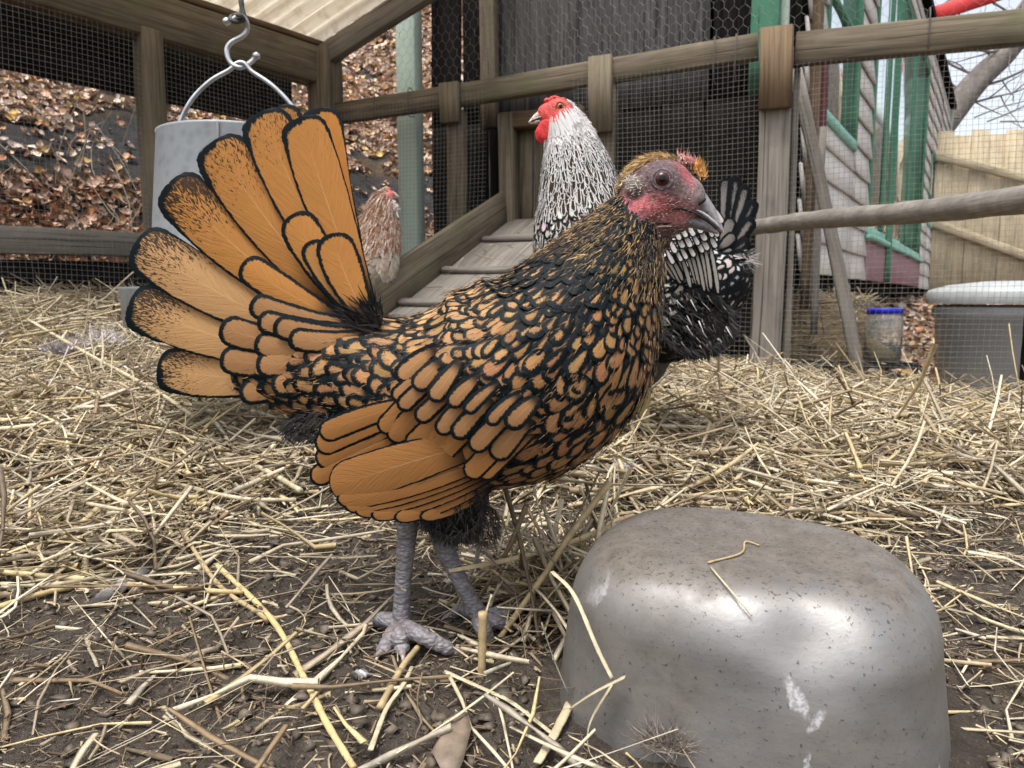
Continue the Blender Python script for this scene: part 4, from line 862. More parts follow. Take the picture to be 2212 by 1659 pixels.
class Loft:
    def __init__(s, secs, Y, facing, nt=200, nth=120):
        secs = np.asarray(secs, float); s.n = len(secs); s.Y = Y; s.s = Y / FV; s.f = facing
        d = spline(secs, nt); c = P(d[:, 0], d[:, 1], Y); k = s.s
        T = np.gradient(c, axis=0); T[:, 1] = 0; T /= np.linalg.norm(T, axis=1, keepdims=True)
        N = np.stack([-T[:, 2], 0 * T[:, 0], T[:, 0]], -1) * facing
        th = np.arange(nth + 1) / nth * 2 * math.pi; ct, st_ = np.cos(th), np.sin(th)
        h = np.where(ct > 0, d[:, 2:3], d[:, 3:4]) * k
        s.pos = c[:, None] + N[:, None] * (h * ct)[..., None] + np.array([0, -1., 0]) * (d[:, 4:5] * k * st_)[..., None]
        dt = np.gradient(s.pos, axis=0); dth = np.gradient(s.pos, axis=1); dth[:, 0] = dth[:, -1] = (s.pos[:, 1] - s.pos[:, -2]) / 2
        s.lt = np.linalg.norm(dt, axis=2) * (nt - 1); s.lth = np.maximum(np.linalg.norm(dth, axis=2) * nth / (2 * math.pi), 1e-5)
        nn = np.cross(dt, dth); nn /= np.linalg.norm(nn, axis=2, keepdims=True) + 1e-12
        out = s.pos - c[:, None]; sg = np.sign(np.sum(nn * out, -1, keepdims=True)); s.nor = nn * np.where(sg == 0, 1, sg); s.nt, s.nth = nt, nth
    def samp(s, A, t, th):
        a = np.clip(t, 0, 1) * (s.nt - 1); b = (th / (2 * math.pi) % 1.) * s.nth
        i = np.minimum(a.astype(int), s.nt - 2); j = np.minimum(b.astype(int), s.nth - 1); fa = a - i; fb = b - j
        if A.ndim == 3: fa, fb = fa[..., None], fb[..., None]
        return (A[i, j] * (1 - fa) + A[i + 1, j] * fa) * (1 - fb) + (A[i, j + 1] * (1 - fa) + A[i + 1, j + 1] * fa) * fb
    def mesh(s):
        V = s.pos[:, :-1].reshape(-1, 3); n = s.nth; i = np.arange(n); j = (i + 1) % n
        F = np.concatenate([np.stack([k * n + i, k * n + j, (k + 1) * n + j, (k + 1) * n + i], 1) for k in range(s.nt - 1)])
        V = np.vstack([V, s.pos[0].mean(0), s.pos[-1].mean(0)]); c = len(V) - 2
        return V, [F, np.concatenate([np.stack([j, i, np.full(n, c)], 1), np.stack([(s.nt - 1) * n + i, (s.nt - 1) * n + j, np.full(n, c + 1)], 1)])]
UC = np.array([-1, -.82, -.5, 0, .5, .82, 1]); NR = 10
_f = np.array([(a * 7 + b, a * 7 + b + 1, (a + 1) * 7 + b + 1, (a + 1) * 7 + b) for a in range(NR - 1) for b in range(6)])
def shape_grid(hw, L):
    """per-feather rows v, relative half-width w, edge distance (in metres); hw, L arrays (n,)"""
    n = len(hw); vr = np.clip(1 - 1.0 * hw / L, .25, .8)
    kk = np.sin(np.arange(7) / 6 * math.pi / 2)
    v = np.concatenate([np.stack([0 * vr, vr * .35, vr * .7], 1), vr[:, None] + (1 - vr)[:, None] * kk[None]], 1)   # n,10
    body = .42 + .58 * np.sin(np.minimum(v / vr[:, None], 1) * math.pi / 2)
    y = np.clip((v - vr[:, None]) / (1 - vr)[:, None], 0, 1); w = body * np.sqrt(np.maximum(1 - y ** 2, 0.0004))
    x = UC[None, None] * w[..., None]
    edge = np.where(y[..., None] > 0, 1 - np.sqrt(x ** 2 + y[..., None] ** 2), (1 - np.abs(UC))[None, None] * w[..., None]) * hw[:, None, None]
    return v, w, np.maximum(edge, 0)
def cover(loft, spec, seed, q0, q1, thr=(0, 2 * math.pi)):
    """overlapping body feathers; spec(q, th) -> dict of hw, L, e, lace, col, lift (pixels)"""
    r = np.random.default_rng(seed); s = loft.s; rows = []; q = q1; rowi = 0
    T0, TH = [], []
    while q > q0:
        t = q / (loft.n - 1); sp = spec(np.array([q]), np.array([math.pi / 2])); hw = float(sp['hw'][0]) * s
        ltm = float(loft.samp(loft.lt, np.array([t]), np.array([math.pi / 2]))[0])
        a = np.linspace(0, 2 * math.pi, 200); lth = loft.samp(loft.lth, np.full(200, t), a); cum = np.concatenate([[0], np.cumsum((lth[1:] + lth[:-1]) / 2 * (a[1] - a[0]))])
        n = max(8, int(cum[-1] / (hw * 2 * .80))); pos = (np.arange(n) + .5 * (rowi % 2) + r.normal(0, .17, n)) / n % 1. * cum[-1]
        th = np.interp(pos, cum, a); keep = (th >= thr[0]) & (th <= thr[1])
        T0.append(t + r.normal(0, .20, n)[keep] * float(sp['e'][0]) * s / ltm); TH.append(th[keep]); q -= float(sp['e'][0]) * s / ltm * (loft.n - 1); rowi += 1
    t0 = np.concatenate(T0); th0 = np.concatenate(TH); return feathers_at(loft, spec, t0, th0, r)
def feathers_at(loft, spec, t0, th0, r):
    s = loft.s; n = len(t0); sp = spec(t0 * (loft.n - 1), th0)
    hw = sp['hw'] * s * r.uniform(.78, 1.25, n); L = sp['L'] * s * r.uniform(.88, 1.14, n)
    v, w, edge = shape_grid(hw, L)
    if sp.get('lat'): edge = np.broadcast_to((1 - np.abs(UC))[None, None], edge.shape) * w[..., None] * hw[:, None, None]
    lt = loft.samp(loft.lt, t0, th0); lth = loft.samp(loft.lth, np.clip(t0 - .5 * L / lt, 0, 1), th0)
    skew = r.normal(0, .16, n) + sp.get('skew', 0)
    t = t0[:, None, None] - (v * L[:, None] / lt[:, None])[..., None] + 0 * UC
    th = th0[:, None, None] + UC * (w * hw[:, None] / lth[:, None])[..., None] + (v * skew[:, None] * (L / lth)[:, None])[..., None]
    p = loft.samp(loft.pos, t, th % (2 * math.pi)); nn = loft.samp(loft.nor, t, th % (2 * math.pi))
    lift = (sp['lift'] * s * r.uniform(.7, 1.4, n))[:, None, None]
    off = .0006 + lift * (v ** 1.3)[..., None] - (UC ** 2)[None, None] * hw[:, None, None] * .10 * w[..., None] + r.normal(0, .0003, n)[:, None, None] + UC[None, None] * (r.normal(0, .10, n) * hw)[:, None, None] * v[..., None]
    p = p + nn * off[..., None]
    rnd = r.random(n); fc = np.stack([np.clip(edge / (sp['lace'] * s)[:, None, None] / 4, 0, 1), v[..., None] * np.ones(7), np.broadcast_to(rnd[:, None, None], edge.shape), np.broadcast_to(UC * .5 + .5, edge.shape)], -1)
    c = sp['col'] * r.uniform(.68, 1.22, (n, 1)) * (1 + r.normal(0, .05, (n, 3)))
    col = np.concatenate([np.broadcast_to(c[:, None, None], edge.shape + (3,)), np.broadcast_to(np.asarray(sp.get('speck', np.zeros(n)))[:, None, None, None], edge.shape + (1,))], -1)
    return p.reshape(n, -1, 3), fc.reshape(n, -1, 4), col.reshape(n, -1, 4), hw * L, th0
def emit(chunks, parent, mat, nmax, stuffname='plumage'):
    Pp = np.concatenate([c[0] for c in chunks]); fc = np.concatenate([c[1] for c in chunks]); col = np.concatenate([c[2] for c in chunks]); sz = np.concatenate([c[3] for c in chunks]); th = np.concatenate([c[4] for c in chunks])
    score = np.where(np.sin(th) > .12, sz, 0); order = np.argsort(-score); ind = order[:nmax][score[order[:nmax]] > 0]
    for k in ind: mk('feather', Pp[k], _f.astype(np.int32), mat, parent, cols={'fc': fc[k], 'col': col[k]}, smo=True)
    rest = np.setdiff1d(np.arange(len(Pp)), ind); n = len(rest)
    F = (np.arange(n)[:, None, None] * 70 + _f[None]).reshape(-1, 4)
    tag(mk(stuffname, Pp[rest].reshape(-1, 3), F, mat, parent, cols={'fc': fc[rest].reshape(-1, 4), 'col': col[rest].reshape(-1, 4)}, smo=True), kind='stuff')
def plume(parent, mat, b, t, hw, bend, Yb, Yt, lace, colr, speck=0., tilt=0., camber=.12, name='feather', R_=24, basew=.4, bulge=0., asym=1., tipk=0., pw=2., tipr=1.0, mirror=None):
    uc = np.array([-1, -.9, -.75, -.5, -.22, -.06, 0, .06, .22, .5, .75, .9, 1]); b = np.array(b, float); t = np.array(t, float); d = t - b; L = np.linalg.norm(d); T = d / L; Nn = np.array([-T[1], T[0]])
    vr = 1 - tipr * hw / L; v = np.concatenate([np.linspace(0, vr, 13)[:-1], vr + (1 - vr) * np.sin(np.linspace(0, math.pi / 2, 12))]); R_ = len(v)
    body = basew + (1 - basew) * np.sin(np.minimum(v / max(vr * .9, .2), 1) * math.pi / 2); y = np.clip((v - vr) / (1 - vr), 0, 1); w = body * np.maximum(1 - y ** pw, .0004) ** (1 / pw)
    mid = (b + t) / 2 + Nn * bend; c = ((1 - v) ** 2)[:, None] * b + (2 * v * (1 - v))[:, None] * mid + (v ** 2)[:, None] * t
    tg = np.gradient(c, axis=0); tg /= np.linalg.norm(tg, axis=1, keepdims=True); sd = np.stack([-tg[:, 1], tg[:, 0]], -1)
    r = np.random.default_rng(int(abs(b[0] * 7 + t[0] * 13 + t[1]) * 10) % 99991)
    rag = 1 + (np.abs(uc)[None] > .99) * r.normal(0, .018, (R_, 13))
    q = c[:, None] + sd[:, None] * (uc[None] * w[:, None] * hw * rag)[..., None]
    s = (Yb + Yt) / 2 / FV
    Yv = (Yb + (Yt - Yb) * v - bulge * 4 * v * (1 - v))[:, None] + (uc ** 2)[None] * hw * s * camber * w[:, None] + uc[None] * tilt * w[:, None] * hw * s
    pos = P(q[..., 0], q[..., 1], Yv)
    if mirror is not None: pos[..., 1] = 2 * mirror - pos[..., 1]
    x = uc[None] * w[:, None]; edge = np.where(y[:, None] > 0, 1 - (np.abs(x) ** pw + y[:, None] ** pw) ** (1 / pw), (1 - np.abs(uc))[None] * w[:, None]) * hw
    edge = np.maximum(edge, 0) / ((lace * np.where(uc > 0, asym, 1.))[None] * (1 + tipk * smooth(vr * .85, 1., v))[:, None]); sh = edge.shape
    fc = np.stack([np.clip(edge / 4, 0, 1), np.broadcast_to(v[:, None], sh), np.full(sh, r.random()), np.broadcast_to(uc * .5 + .5, sh)], -1)
    col = np.concatenate([np.broadcast_to(np.array(colr) * r.uniform(.93, 1.07), sh + (3,)), np.full(sh + (1,), speck)], -1)
    i = np.arange(R_ - 1)[:, None] * 13 + np.arange(12)[None]; F = np.stack([i, i + 13, i + 14, i + 1], -1).reshape(-1, 4)
    return mk(name, pos.reshape(-1, 3), F, mat, parent, cols={'fc': fc.reshape(-1, 4), 'col': col.reshape(-1, 4)}, smo=True)
def hair(p, d, L, w, col, r, curve=.3, K=3):
    """thin tapering ribbons; arrays (n,3)"""
    n = len(p); d = d / np.linalg.norm(d, axis=1, keepdims=True); side = np.cross(d, np.array([0, -1., .3])); side /= np.linalg.norm(side, axis=1, keepdims=True) + 1e-9
    g = r.normal(0, curve, (n, 3)); pts = []; cur = p.copy(); dd = d.copy()
    for k in range(K + 1):
        ww = (w * (1 - .85 * k / K))[:, None]; pts += [cur - side * ww / 2, cur + side * ww / 2]; dd = dd + g / K; dd /= np.linalg.norm(dd, axis=1, keepdims=True); cur = cur + dd * (L / K)[:, None]
    V = np.stack(pts, 1).reshape(-1, 3); f = np.array([(2 * k, 2 * k + 1, 2 * k + 3, 2 * k + 2) for k in range(K)])
    F = (np.arange(n)[:, None, None] * (2 * K + 2) + f[None]).reshape(-1, 4)
    c = np.concatenate([np.repeat(col[:, None], 2 * K + 2, 1).reshape(-1, 3), np.ones((n * (2 * K + 2), 1))], 1)
    return V, F, c
def ellip(c, r, ang=0., n=24):
    """ellipsoid mesh: c centre, r radii, ang roll in the XZ plane"""
    th = np.linspace(0, math.pi, n // 2 + 1); ph = np.arange(n) / n * 2 * math.pi
    X = np.stack([np.broadcast_to(np.cos(th)[:, None], (len(th), n)) * r[0], np.sin(th)[:, None] * np.cos(ph)[None] * r[1], np.sin(th)[:, None] * np.sin(ph)[None] * r[2]], -1).reshape(-1, 3)
    ca, sa = math.cos(ang), math.sin(ang); X = np.stack([X[:, 0] * ca - X[:, 2] * sa, X[:, 1], X[:, 0] * sa + X[:, 2] * ca], -1) + np.asarray(c)
    i = np.arange(n); j = (i + 1) % n
    return X, np.concatenate([np.stack([k * n + i, k * n + j, (k + 1) * n + j, (k + 1) * n + i], 1) for k in range(len(th) - 1)])
def remesh(name, parts, voxel, smooth_it, mat, parent):
    V, F = joinparts(parts); o = mk('tmp', V, F, None)
    md = o.modifiers.new('r', 'REMESH'); md.mode = 'VOXEL'; md.voxel_size = voxel
    m2 = o.modifiers.new('s', 'SMOOTH'); m2.iterations = smooth_it; m2.factor = .5
    dg = bpy.context.evaluated_depsgraph_get(); me = bpy.data.meshes.new_from_object(o.evaluated_get(dg)); old = o.data; bpy.data.objects.remove(o); bpy.data.meshes.remove(old)
    n = len(me.vertices); V = np.empty(n * 3, np.float32); me.vertices.foreach_get('co', V); V = V.reshape(-1, 3)
    me.name = name; me.materials.clear(); me.materials.append(mat); me.polygons.foreach_set('use_smooth', np.ones(len(me.polygons), bool))
    ob = bpy.data.objects.new(name, me); COL.objects.link(ob); ob.parent = parent; ob.location = -parent.location
    return ob, V
def setcol(o, col):
    at = o.data.color_attributes.new('c', 'FLOAT_COLOR', 'POINT'); at.data.foreach_set('color', np.concatenate([col, np.ones((len(col), 1))], 1).astype(np.float32).ravel())

class Head:
    """head coordinates = pixels of the big hen's head around its eye (1428, 397), turned, scaled and flipped"""
    def __init__(s, ex, ey, Y, k=1., rot=0., flip=1, yaw=0.):
        s.c = P(ex, ey, Y)[()]; s.k = k * Y / FV; s.rot = rot; s.flip = flip; s.yaw = yaw
    def __call__(s, x, y, d=0.):
        lx = (np.asarray(x, float) - 1428) * s.k; lz = -(np.asarray(y, float) - 397) * s.k; ld = np.asarray(d, float) * s.k
        a, b = math.cos(s.rot), math.sin(s.rot); X = lx * a - lz * b; Z = lx * b + lz * a
        ca, sa = math.cos(s.yaw), math.sin(s.yaw); X, D = X * ca - ld * sa * -1, -X * sa + ld * ca
        return np.stack(np.broadcast_arrays(s.c[0] + s.flip * X, s.c[1] + D, s.c[2] + Z), -1)
    def inv(s, V):
        X = (V[:, 0] - s.c[0]) * s.flip; D = V[:, 1] - s.c[1]; Z = V[:, 2] - s.c[2]
        ca, sa = math.cos(s.yaw), math.sin(s.yaw); X, D = X * ca - D * sa, X * sa + D * ca
        a, b = math.cos(s.rot), math.sin(s.rot); lx = X * a + Z * b; lz = -X * b + Z * a
        return 1428 + lx / s.k, 397 - lz / s.k, D / s.k
    def blob(s, x, y, d, rx, ry, rd, ang=0., n=28):
        """ellipsoid in head pixels"""
        X, F = ellip((0, 0, 0), (rx, rd, ry), -ang, n); return s(x + X[:, 0], y - X[:, 2], d + X[:, 1]), F
    def parts(s):
        return [s.blob(1420, 412, 0, 78, 70, 58), s.blob(1470, 430, 0, 52, 52, 42, -.2), s.blob(1400, 452, 0, 60, 48, 50), s.blob(1450, 470, 0, 50, 34, 34), s.blob(1428, 397, -38, 44, 42, 24), s.blob(1428, 397, 38, 44, 42, 24), s.blob(1392, 455, -40, 40, 28, 22), s.blob(1376, 412, -42, 22, 24, 16), s.blob(1400, 488, 0, 60, 48, 48)]
    def beak(s, parent, c0, c1, bk=1.):
        bx, by = 1458., 440.
        def horn(secs, name):
            d = spline(np.array(secs, float), 26); d[:, 0] = bx + (d[:, 0] - bx) * bk; d[:, 1] = by + (d[:, 1] - by) * bk; d[:, 2:] *= bk; a = np.arange(20) / 20 * 2 * math.pi; T = np.gradient(d[:, :2], axis=0); T /= np.linalg.norm(T, axis=1, keepdims=True); N = np.stack([T[:, 1], -T[:, 0]], -1)
            x = d[:, 0:1] + N[:, :1] * d[:, 2:3] * np.cos(a); y = d[:, 1:2] + N[:, 1:] * d[:, 2:3] * np.cos(a); dd = d[:, 3:4] * np.sin(a) * (1 - .25 * np.maximum(np.cos(a), 0))
            V = s(x, y, dd).reshape(-1, 3); i = np.arange(20); j = (i + 1) % 20
            F = np.concatenate([np.stack([k * 20 + i, k * 20 + j, (k + 1) * 20 + j, (k + 1) * 20 + i], 1) for k in range(25)])
            f = np.repeat(np.linspace(0, 1, 26), 20)[:, None] ** 1.3; rid = np.tile(np.maximum(np.cos(a), 0), 26)[:, None]
            col = np.array(c0) * (1 - f) + np.array(c1) * f; col = col * (.8 + .45 * rid)
            return mk(name, V, F, M_BEAK, parent, cols={'c': np.concatenate([col, np.ones((len(V), 1))], 1)}, smo=True)
        u = horn([(1462, 424, 38, 38), (1480, 426, 34, 33), (1494, 432, 30, 27), (1510, 445, 24, 21), (1526, 460, 18, 15), (1539, 476, 12, 10), (1550, 490, 7, 6), (1558, 500, 1.5, 1.5)], 'upper_beak')
        l = horn([(1445, 472, 15, 32), (1475, 474, 14, 27), (1500, 479, 12, 19), (1525, 489, 9, 12), (1549, 502, 2, 3)], 'lower_beak')
        V, F = s.blob(bx + (1509 - bx) * bk, by + (439 - by) * bk, -25.5 * bk, 12 * bk, 5 * bk, 5 * bk, -.6, 14); mk('nostril', V, F, mat_plain('nostril', (.012, .01, .01), .8), u, smo=True)
        pts = s(bx + (np.array([1449, 1466, 1486, 1506, 1526, 1543]) - bx) * bk, by + (np.array([453, 453, 458, 467, 480, 493]) - by) * bk, np.array([-42, -39, -33, -26, -16, -7.]) * bk)
        V, F = tube(spline(pts, 20), np.linspace(3.2, 1.4, 20) * s.k, 6); mk('gape', V, F, mat_plain('gape', (.018, .011, .012), .7), u, smo=True)
        pts = s(bx + (np.array([1500, 1514, 1530, 1546, 1555]) - bx) * bk, by + (np.array([456, 463, 474, 487, 497]) - by) * bk, np.array([-27, -23.5, -17, -9, -4.]) * bk)
        V, F = tube(spline(pts, 16), np.array([.6, 1.6, 2.2, 2.4, 2.6, 2.6, 2.6, 2.6, 2.6, 2.4, 2.4, 2.2, 2, 1.8, 1.4, .8]) * s.k * bk * 1.3, 8); mk('beak_rim', V, F, M_BEAK, u, smo=True, cols={'c': np.tile([.42, .41, .42, 1.], (len(V), 1))})
        return u
    def eye(s, parent, iris, ring, r=27):
        for sg in (-1, 1):
            X, F = ellip((0, 0, 0), (1, 1, 1), 0, 40); V = s(1428 + X[:, 0] * r, 397 + X[:, 2] * r, sg * 50 + X[:, 1] * r * .80)
            q = np.sqrt((X[:, 0] - .10 * 0) ** 2 + X[:, 2] ** 2); f = X[:, 1] * sg
            q = np.where(f > 0, q, 1.2); col = np.where((q < .46)[:, None], np.array([.003, .002, .002]), np.array(iris) * (1.25 - .9 * np.clip((q - .4) / .5, 0, 1))[:, None]); col = np.where((q > .88)[:, None], np.array([.008, .006, .006]), col)
            e = mk('eye', V, F, M_EYE, parent, cols={'c': np.concatenate([col, np.ones((len(V), 1))], 1)}, smo=True)
            a = np.linspace(0, 2 * math.pi, 41)
            pts = s(1428 + np.cos(a) * (r + 2.0), 397 + np.sin(a) * (r + 1.0), sg * (58.0 - 2 * np.sin(a) ** 2) + 0 * a); V, F = tube(pts, 3.2 * s.k * (1 + .12 * np.sin(a * 9)), 8, caps=False)
            mk('eyelid', V, F, M_SKIN, e, cols={'c': np.tile(list(ring) + [1.], (len(V), 1))}, smo=True)

def vnormals(o):
    n = len(o.data.vertices); N = np.empty(n * 3, np.float32); o.data.vertices.foreach_get('normal', N); return N.reshape(-1, 3)
def surfhair(o, V, mask, n, L, w, cols, flow, r, lift=.18, dsp=.12, off=.0008, near=True, curve=.18):
    """fine strands rooted on the skin; flow(px) gives the direction as (x, y-down) in the picture plane"""
    N = vnormals(o); idx = np.nonzero(mask & ((N[:, 1] < .35) if near else True))[0]
    if len(idx) == 0: return None
    i = idx[r.integers(0, len(idx), n)]; p = V[i] + N[i] * off + r.normal(0, .0008, (n, 3)); f = flow(i); d = np.stack([f[:, 0], 0 * f[:, 0], -f[:, 1]], -1)
    d = d - N[i] * np.sum(d * N[i], 1, keepdims=True); d /= np.linalg.norm(d, axis=1, keepdims=True) + 1e-9; d = d + N[i] * lift + r.normal(0, dsp, (n, 3))
    cc = cols(i) if callable(cols) else np.array(cols)[r.integers(0, len(cols), n)]
    return hair(p, d, L * r.uniform(.5, 1.3, n), w * r.uniform(.6, 1.3, n), cc * r.uniform(.6, 1.35, (n, 1)), r, curve)
# ------------------------------------------------------------------ the golden laced hen
HY = .55
hen = empty('golden_laced_hen', (-.05, HY, 0.)); tag(hen, 'golden hen with black laced feathers and fanned orange tail, standing in front', 'hen')
SECS = [(500, 800, 25, 30, 14), (570, 805, 60, 60, 38), (660, 812, 108, 95, 75), (770, 822, 138, 122, 118), (880, 845, 160, 160, 165), (1000, 850, 212, 205, 200), (1105, 817, 210, 230, 210), (1192, 755, 208, 224, 202), (1254, 672, 162, 188, 170), (1308, 585, 120, 132, 124), (1347, 512, 86, 86, 88), (1372, 458, 52, 52, 60), (1395, 420, 32, 32, 40)]
LO = Loft(SECS, HY, 1)
HD = Head(1428, 397, HY - .004, 1., 0., 1, R(9)); HD.c[1] = HY - .004
k = HY / FV
thigh = [ellip(P(985, 1070, HY - .012), (72 * k, 52 * k, 85 * k), .25), ellip(P(905, 1045, HY - .03), (70 * k, 45 * k, 70 * k), -.2), ellip(P(985, 1130, HY + .005), (44 * k, 36 * k, 40 * k), .2)]
body, BV = remesh('body', [LO.mesh()] + HD.parts() + thigh, .0022, 8, M_SKIN, hen)
hx, hy, hd = HD.inv(BV)
HXY = (hx.copy(), hy.copy()); X_0, Y_0 = HXY
def gauss(x, y, cx, cy, rx, ry, ang=0.):
    a, b = math.cos(ang), math.sin(ang); dx, dy = x - cx, y - cy; u = (dx * a + dy * b) / rx; v = (-dx * b + dy * a) / ry; return np.exp(-(u * u + v * v))
def paint(x, y, layers, base):
    col = np.tile(np.array(base, float), (len(x), 1))
    for (cx, cy, rx, ry, ang, c, s) in layers: g = (np.clip(gauss(x, y, cx, cy, rx, ry, ang) * 1.5, 0, 1) * s)[:, None]; col = col * (1 - g) + np.array(c) * g
    return col
hn = mnoise
FACE = [(1440, 450, 110, 95, 0, (.235, .135, .125), 1.), (1428, 395, 55, 48, 0, (.125, .085, .095), .85), (1495, 420, 40, 50, 0, (.20, .18, .175), .95), (1476, 382, 13, 30, -.5, (.42, .12, .13), .9), (1402, 452, 60, 19, .12, (.46, .085, .10), 1.), (1366, 440, 24, 20, 0, (.56, .14, .16), .95), (1432, 458, 62, 30, 0, (.40, .115, .115), .6), (1440, 474, 45, 12, 0, (.34, .13, .12), .6), (1372, 424, 18, 12, 0, (.04, .033, .028), .9), (1368, 403, 15, 13, 0, (.30, .275, .235), .95), (1430, 508, 60, 24, 0, (.11, .06, .05), .9), (1380, 500, 40, 30, 0, (.05, .038, .034), .9)]
col = paint(hx, hy, FACE, (.02, .016, .012)); setcol(body, col)
HD.beak(hen, (.075, .08, .09), (.36, .34, .345))
HD.eye(hen, (.060, .017, .009), (.13, .115, .12), r=18.5)
V, F = HD.blob(1424, 483, -41, 27, 3.2, 6, -.03, 14); mk('jowl_fold', V, F, mat_plain('fold', (.035, .008, .006), .8), hen, smo=True)
V, F = HD.blob(1424, 490, -40, 27, 2.6, 5, -.03, 14); mk('jowl_rim', V, F, M_SKIN, hen, cols={'c': np.tile([.42, .30, .24, 1.], (len(V), 1))}, smo=True)
GOLD = np.array([.42, .22, .095]); LITE = np.array([.66, .42, .20]); BRN = np.array([.36, .20, .07])
def spec(q, th):
    n = len(q); q = np.asarray(q, float); near_top = np.clip(np.cos(th), 0, 1)
    hw = np.interp(q, [0, 2, 4, 6, 7.4, 8.3, 9.3, 10.2, 11, 12], [21, 23, 22, 21, 20, 15, 10.5, 7.5, 5.2, 4.2])
    low = smooth(.1, -.6, np.cos(th)); hw = hw * (1 + .22 * low * smooth(8.2, 7, q)) * (1 - .25 * near_top * smooth(3, 5, q))
    L = hw * np.interp(q, [0, 4, 7, 8.5, 10, 12], [3.2, 3.0, 3.0, 3.9, 4.6, 5.5]); e = np.interp(q, [0, 4, 7, 8.3, 9.3, 10.2, 11, 12], [25, 25, 27, 21, 15, 11, 8, 7])
    lace = hw * np.interp(q, [0, 3, 5, 6.4, 7.3, 8.1, 9, 10, 12], [.56, .60, .49, .45, .66, .95, 1.08, .98, .72])
    breast = smooth(.25, -.5, np.cos(th)) * smooth(10.3, 9.2, q); lace = lace * (1 - .46 * breast * smooth(6.8, 7.6, q))
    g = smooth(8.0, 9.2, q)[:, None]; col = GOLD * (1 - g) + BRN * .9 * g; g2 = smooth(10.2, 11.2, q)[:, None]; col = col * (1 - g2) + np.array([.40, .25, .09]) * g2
    tp = (near_top ** 2)[:, None]; col = col * (1 - .6 * tp) + LITE * .6 * tp  # feathers paler along the back, light from above painted into the colour
    return dict(hw=hw, L=L, e=e, lace=lace, col=col, lift=np.interp(q, [0, 6, 9, 12], [4.5, 4.5, 3.5, 2.5]))
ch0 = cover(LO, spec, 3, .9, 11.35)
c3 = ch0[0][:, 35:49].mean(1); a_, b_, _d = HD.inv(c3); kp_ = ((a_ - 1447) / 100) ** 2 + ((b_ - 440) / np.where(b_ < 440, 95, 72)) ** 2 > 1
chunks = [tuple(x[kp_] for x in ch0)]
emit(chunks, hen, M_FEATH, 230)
TO = (.53, .235, .062); TL = (.60, .345, .15)
TAIL = [  # base, tip, half width, bend, Yb, Yt, speck
    ((650, 815), (338, 795), 50, -20, .548, .560, .9, TL), ((665, 778), (278, 652), 56, -24, .546, .556, 1., TL), ((700, 738), (292, 522), 60, -26, .544, .552, .9, TL), ((740, 708), (364, 394), 60, -28, .542, .548, 1., TO),
    ((768, 697), (460, 303), 62, -28, .540, .545, .7, TO), ((787, 690), (562, 240), 58, -20, .537, .541, .6, TO), ((799, 690), (648, 252), 54, -10, .534, .537, .25, TO), ((802, 690), (690, 232), 48, -36, .556, .575, .1, (.54, .22, .045)), ((770, 700), (600, 228), 44, -10, .565, .585, .5, (.36, .16, .04))]
for b, t, hw, bend, Yb, Yt, spk, c in TAIL: plume(hen, M_FEATH, b, t, hw, bend, Yb, Yt, 5.8, c, spk, tilt=.05, name='tail_feather', asym=.6, tipk=2.5, pw=2.7, tipr=.85)
COV = [((780, 690), (630, 462), 44, -10, .530, .532, TO), ((787, 695), (668, 520), 32, -14, .525, .527, (.52, .25, .075)), ((797, 692), (716, 503), 45, -16, .520, .523, TO), ((740, 692), (522, 568), 36, -14, .532, .534, TO),
       ((650, 748), (474, 706), 35, -10, .536, .536, GOLD), ((650, 792), (474, 774), 33, -6, .536, .536, GOLD), ((665, 825), (516, 852), 29, 0, .537, .537, GOLD),
       ((795, 700), (540, 652), 30, -34, .528, .530, GOLD), ((795, 706), (556, 688), 28, -34, .526, .527, GOLD), ((798, 712), (590, 700), 28, -32, .523, .523, GOLD), ((800, 716), (622, 728), 27, -30, .521, .519, GOLD), ((770, 738), (548, 742), 30, -20, .526, .527, GOLD), ((735, 762), (552, 790), 30, -10, .526, .526, GOLD), ((720, 790), (586, 838), 28, -4, .526, .525, GOLD)]
for b, t, hw, bend, Yb, Yt, c in COV: plume(hen, M_FEATH, b, t, hw, bend, Yb, Yt, 8, c, .05, tilt=.06, name='tail_covert', tipk=.4, pw=2.3)
# wing
BVH = BVHTree.FromPolygons([tuple(v) for v in LO.mesh()[0]], [tuple(f) for f in LO.mesh()[1][0]])
def wing_y(vx, vy):
    o_ = Vector((0, 0, CAM_H)); d_ = (Vector(P(vx, vy, 1.)[()]) - o_).normalized(); h = BVH.ray_cast(o_, d_)[0]
    return h.y if h is not None else None
def wf(b, t, hw, bend, lace, c, lay, name, spk=0., tr=1., up=.0045):
    yb = wing_y(*b) or .49; yt = wing_y(*t)
    if yt is None or yt > .505: yt = .494
    plume(hen, M_FEATH, b, t, hw, bend, yb - lay * .0002 + .0032, yt - up - lay * .0004, lace, c, spk, tilt=-.06, camber=.10, name=name, basew=.6, tipr=tr, bulge=.0028)
WG = (.42, .19, .06)
prim = [((1062, 1050), (905, 1117), 15), ((1066, 1036), (850, 1119), 17), ((1070, 1022), (800, 1114), 19), ((1072, 1010), (765, 1105), 21), ((1072, 998), (742, 1094), 23), ((1070, 985), (726, 1080), 27), ((1040, 955), (713, 1056), 50)]
for kq, (b, t, hw) in enumerate(prim): wf(b, t, hw, -24 if hw < 40 else 8, 3.4, WG, kq, 'wing_feather', tr=1.0 if hw > 40 else 2.0, up=.006)
for kq, (b, t, hw) in enumerate([((890, 925), (672, 1040), 26), ((900, 900), (684, 1002), 30), ((905, 885), (682, 968), 30), ((910, 868), (690, 940), 27)]):
    plume(hen, M_FEATH, b, t, hw, 14, .489 - kq * .002, .500 - kq * .002, 6.5, WG, .05, tilt=-.05, name='wing_feather', basew=.6)
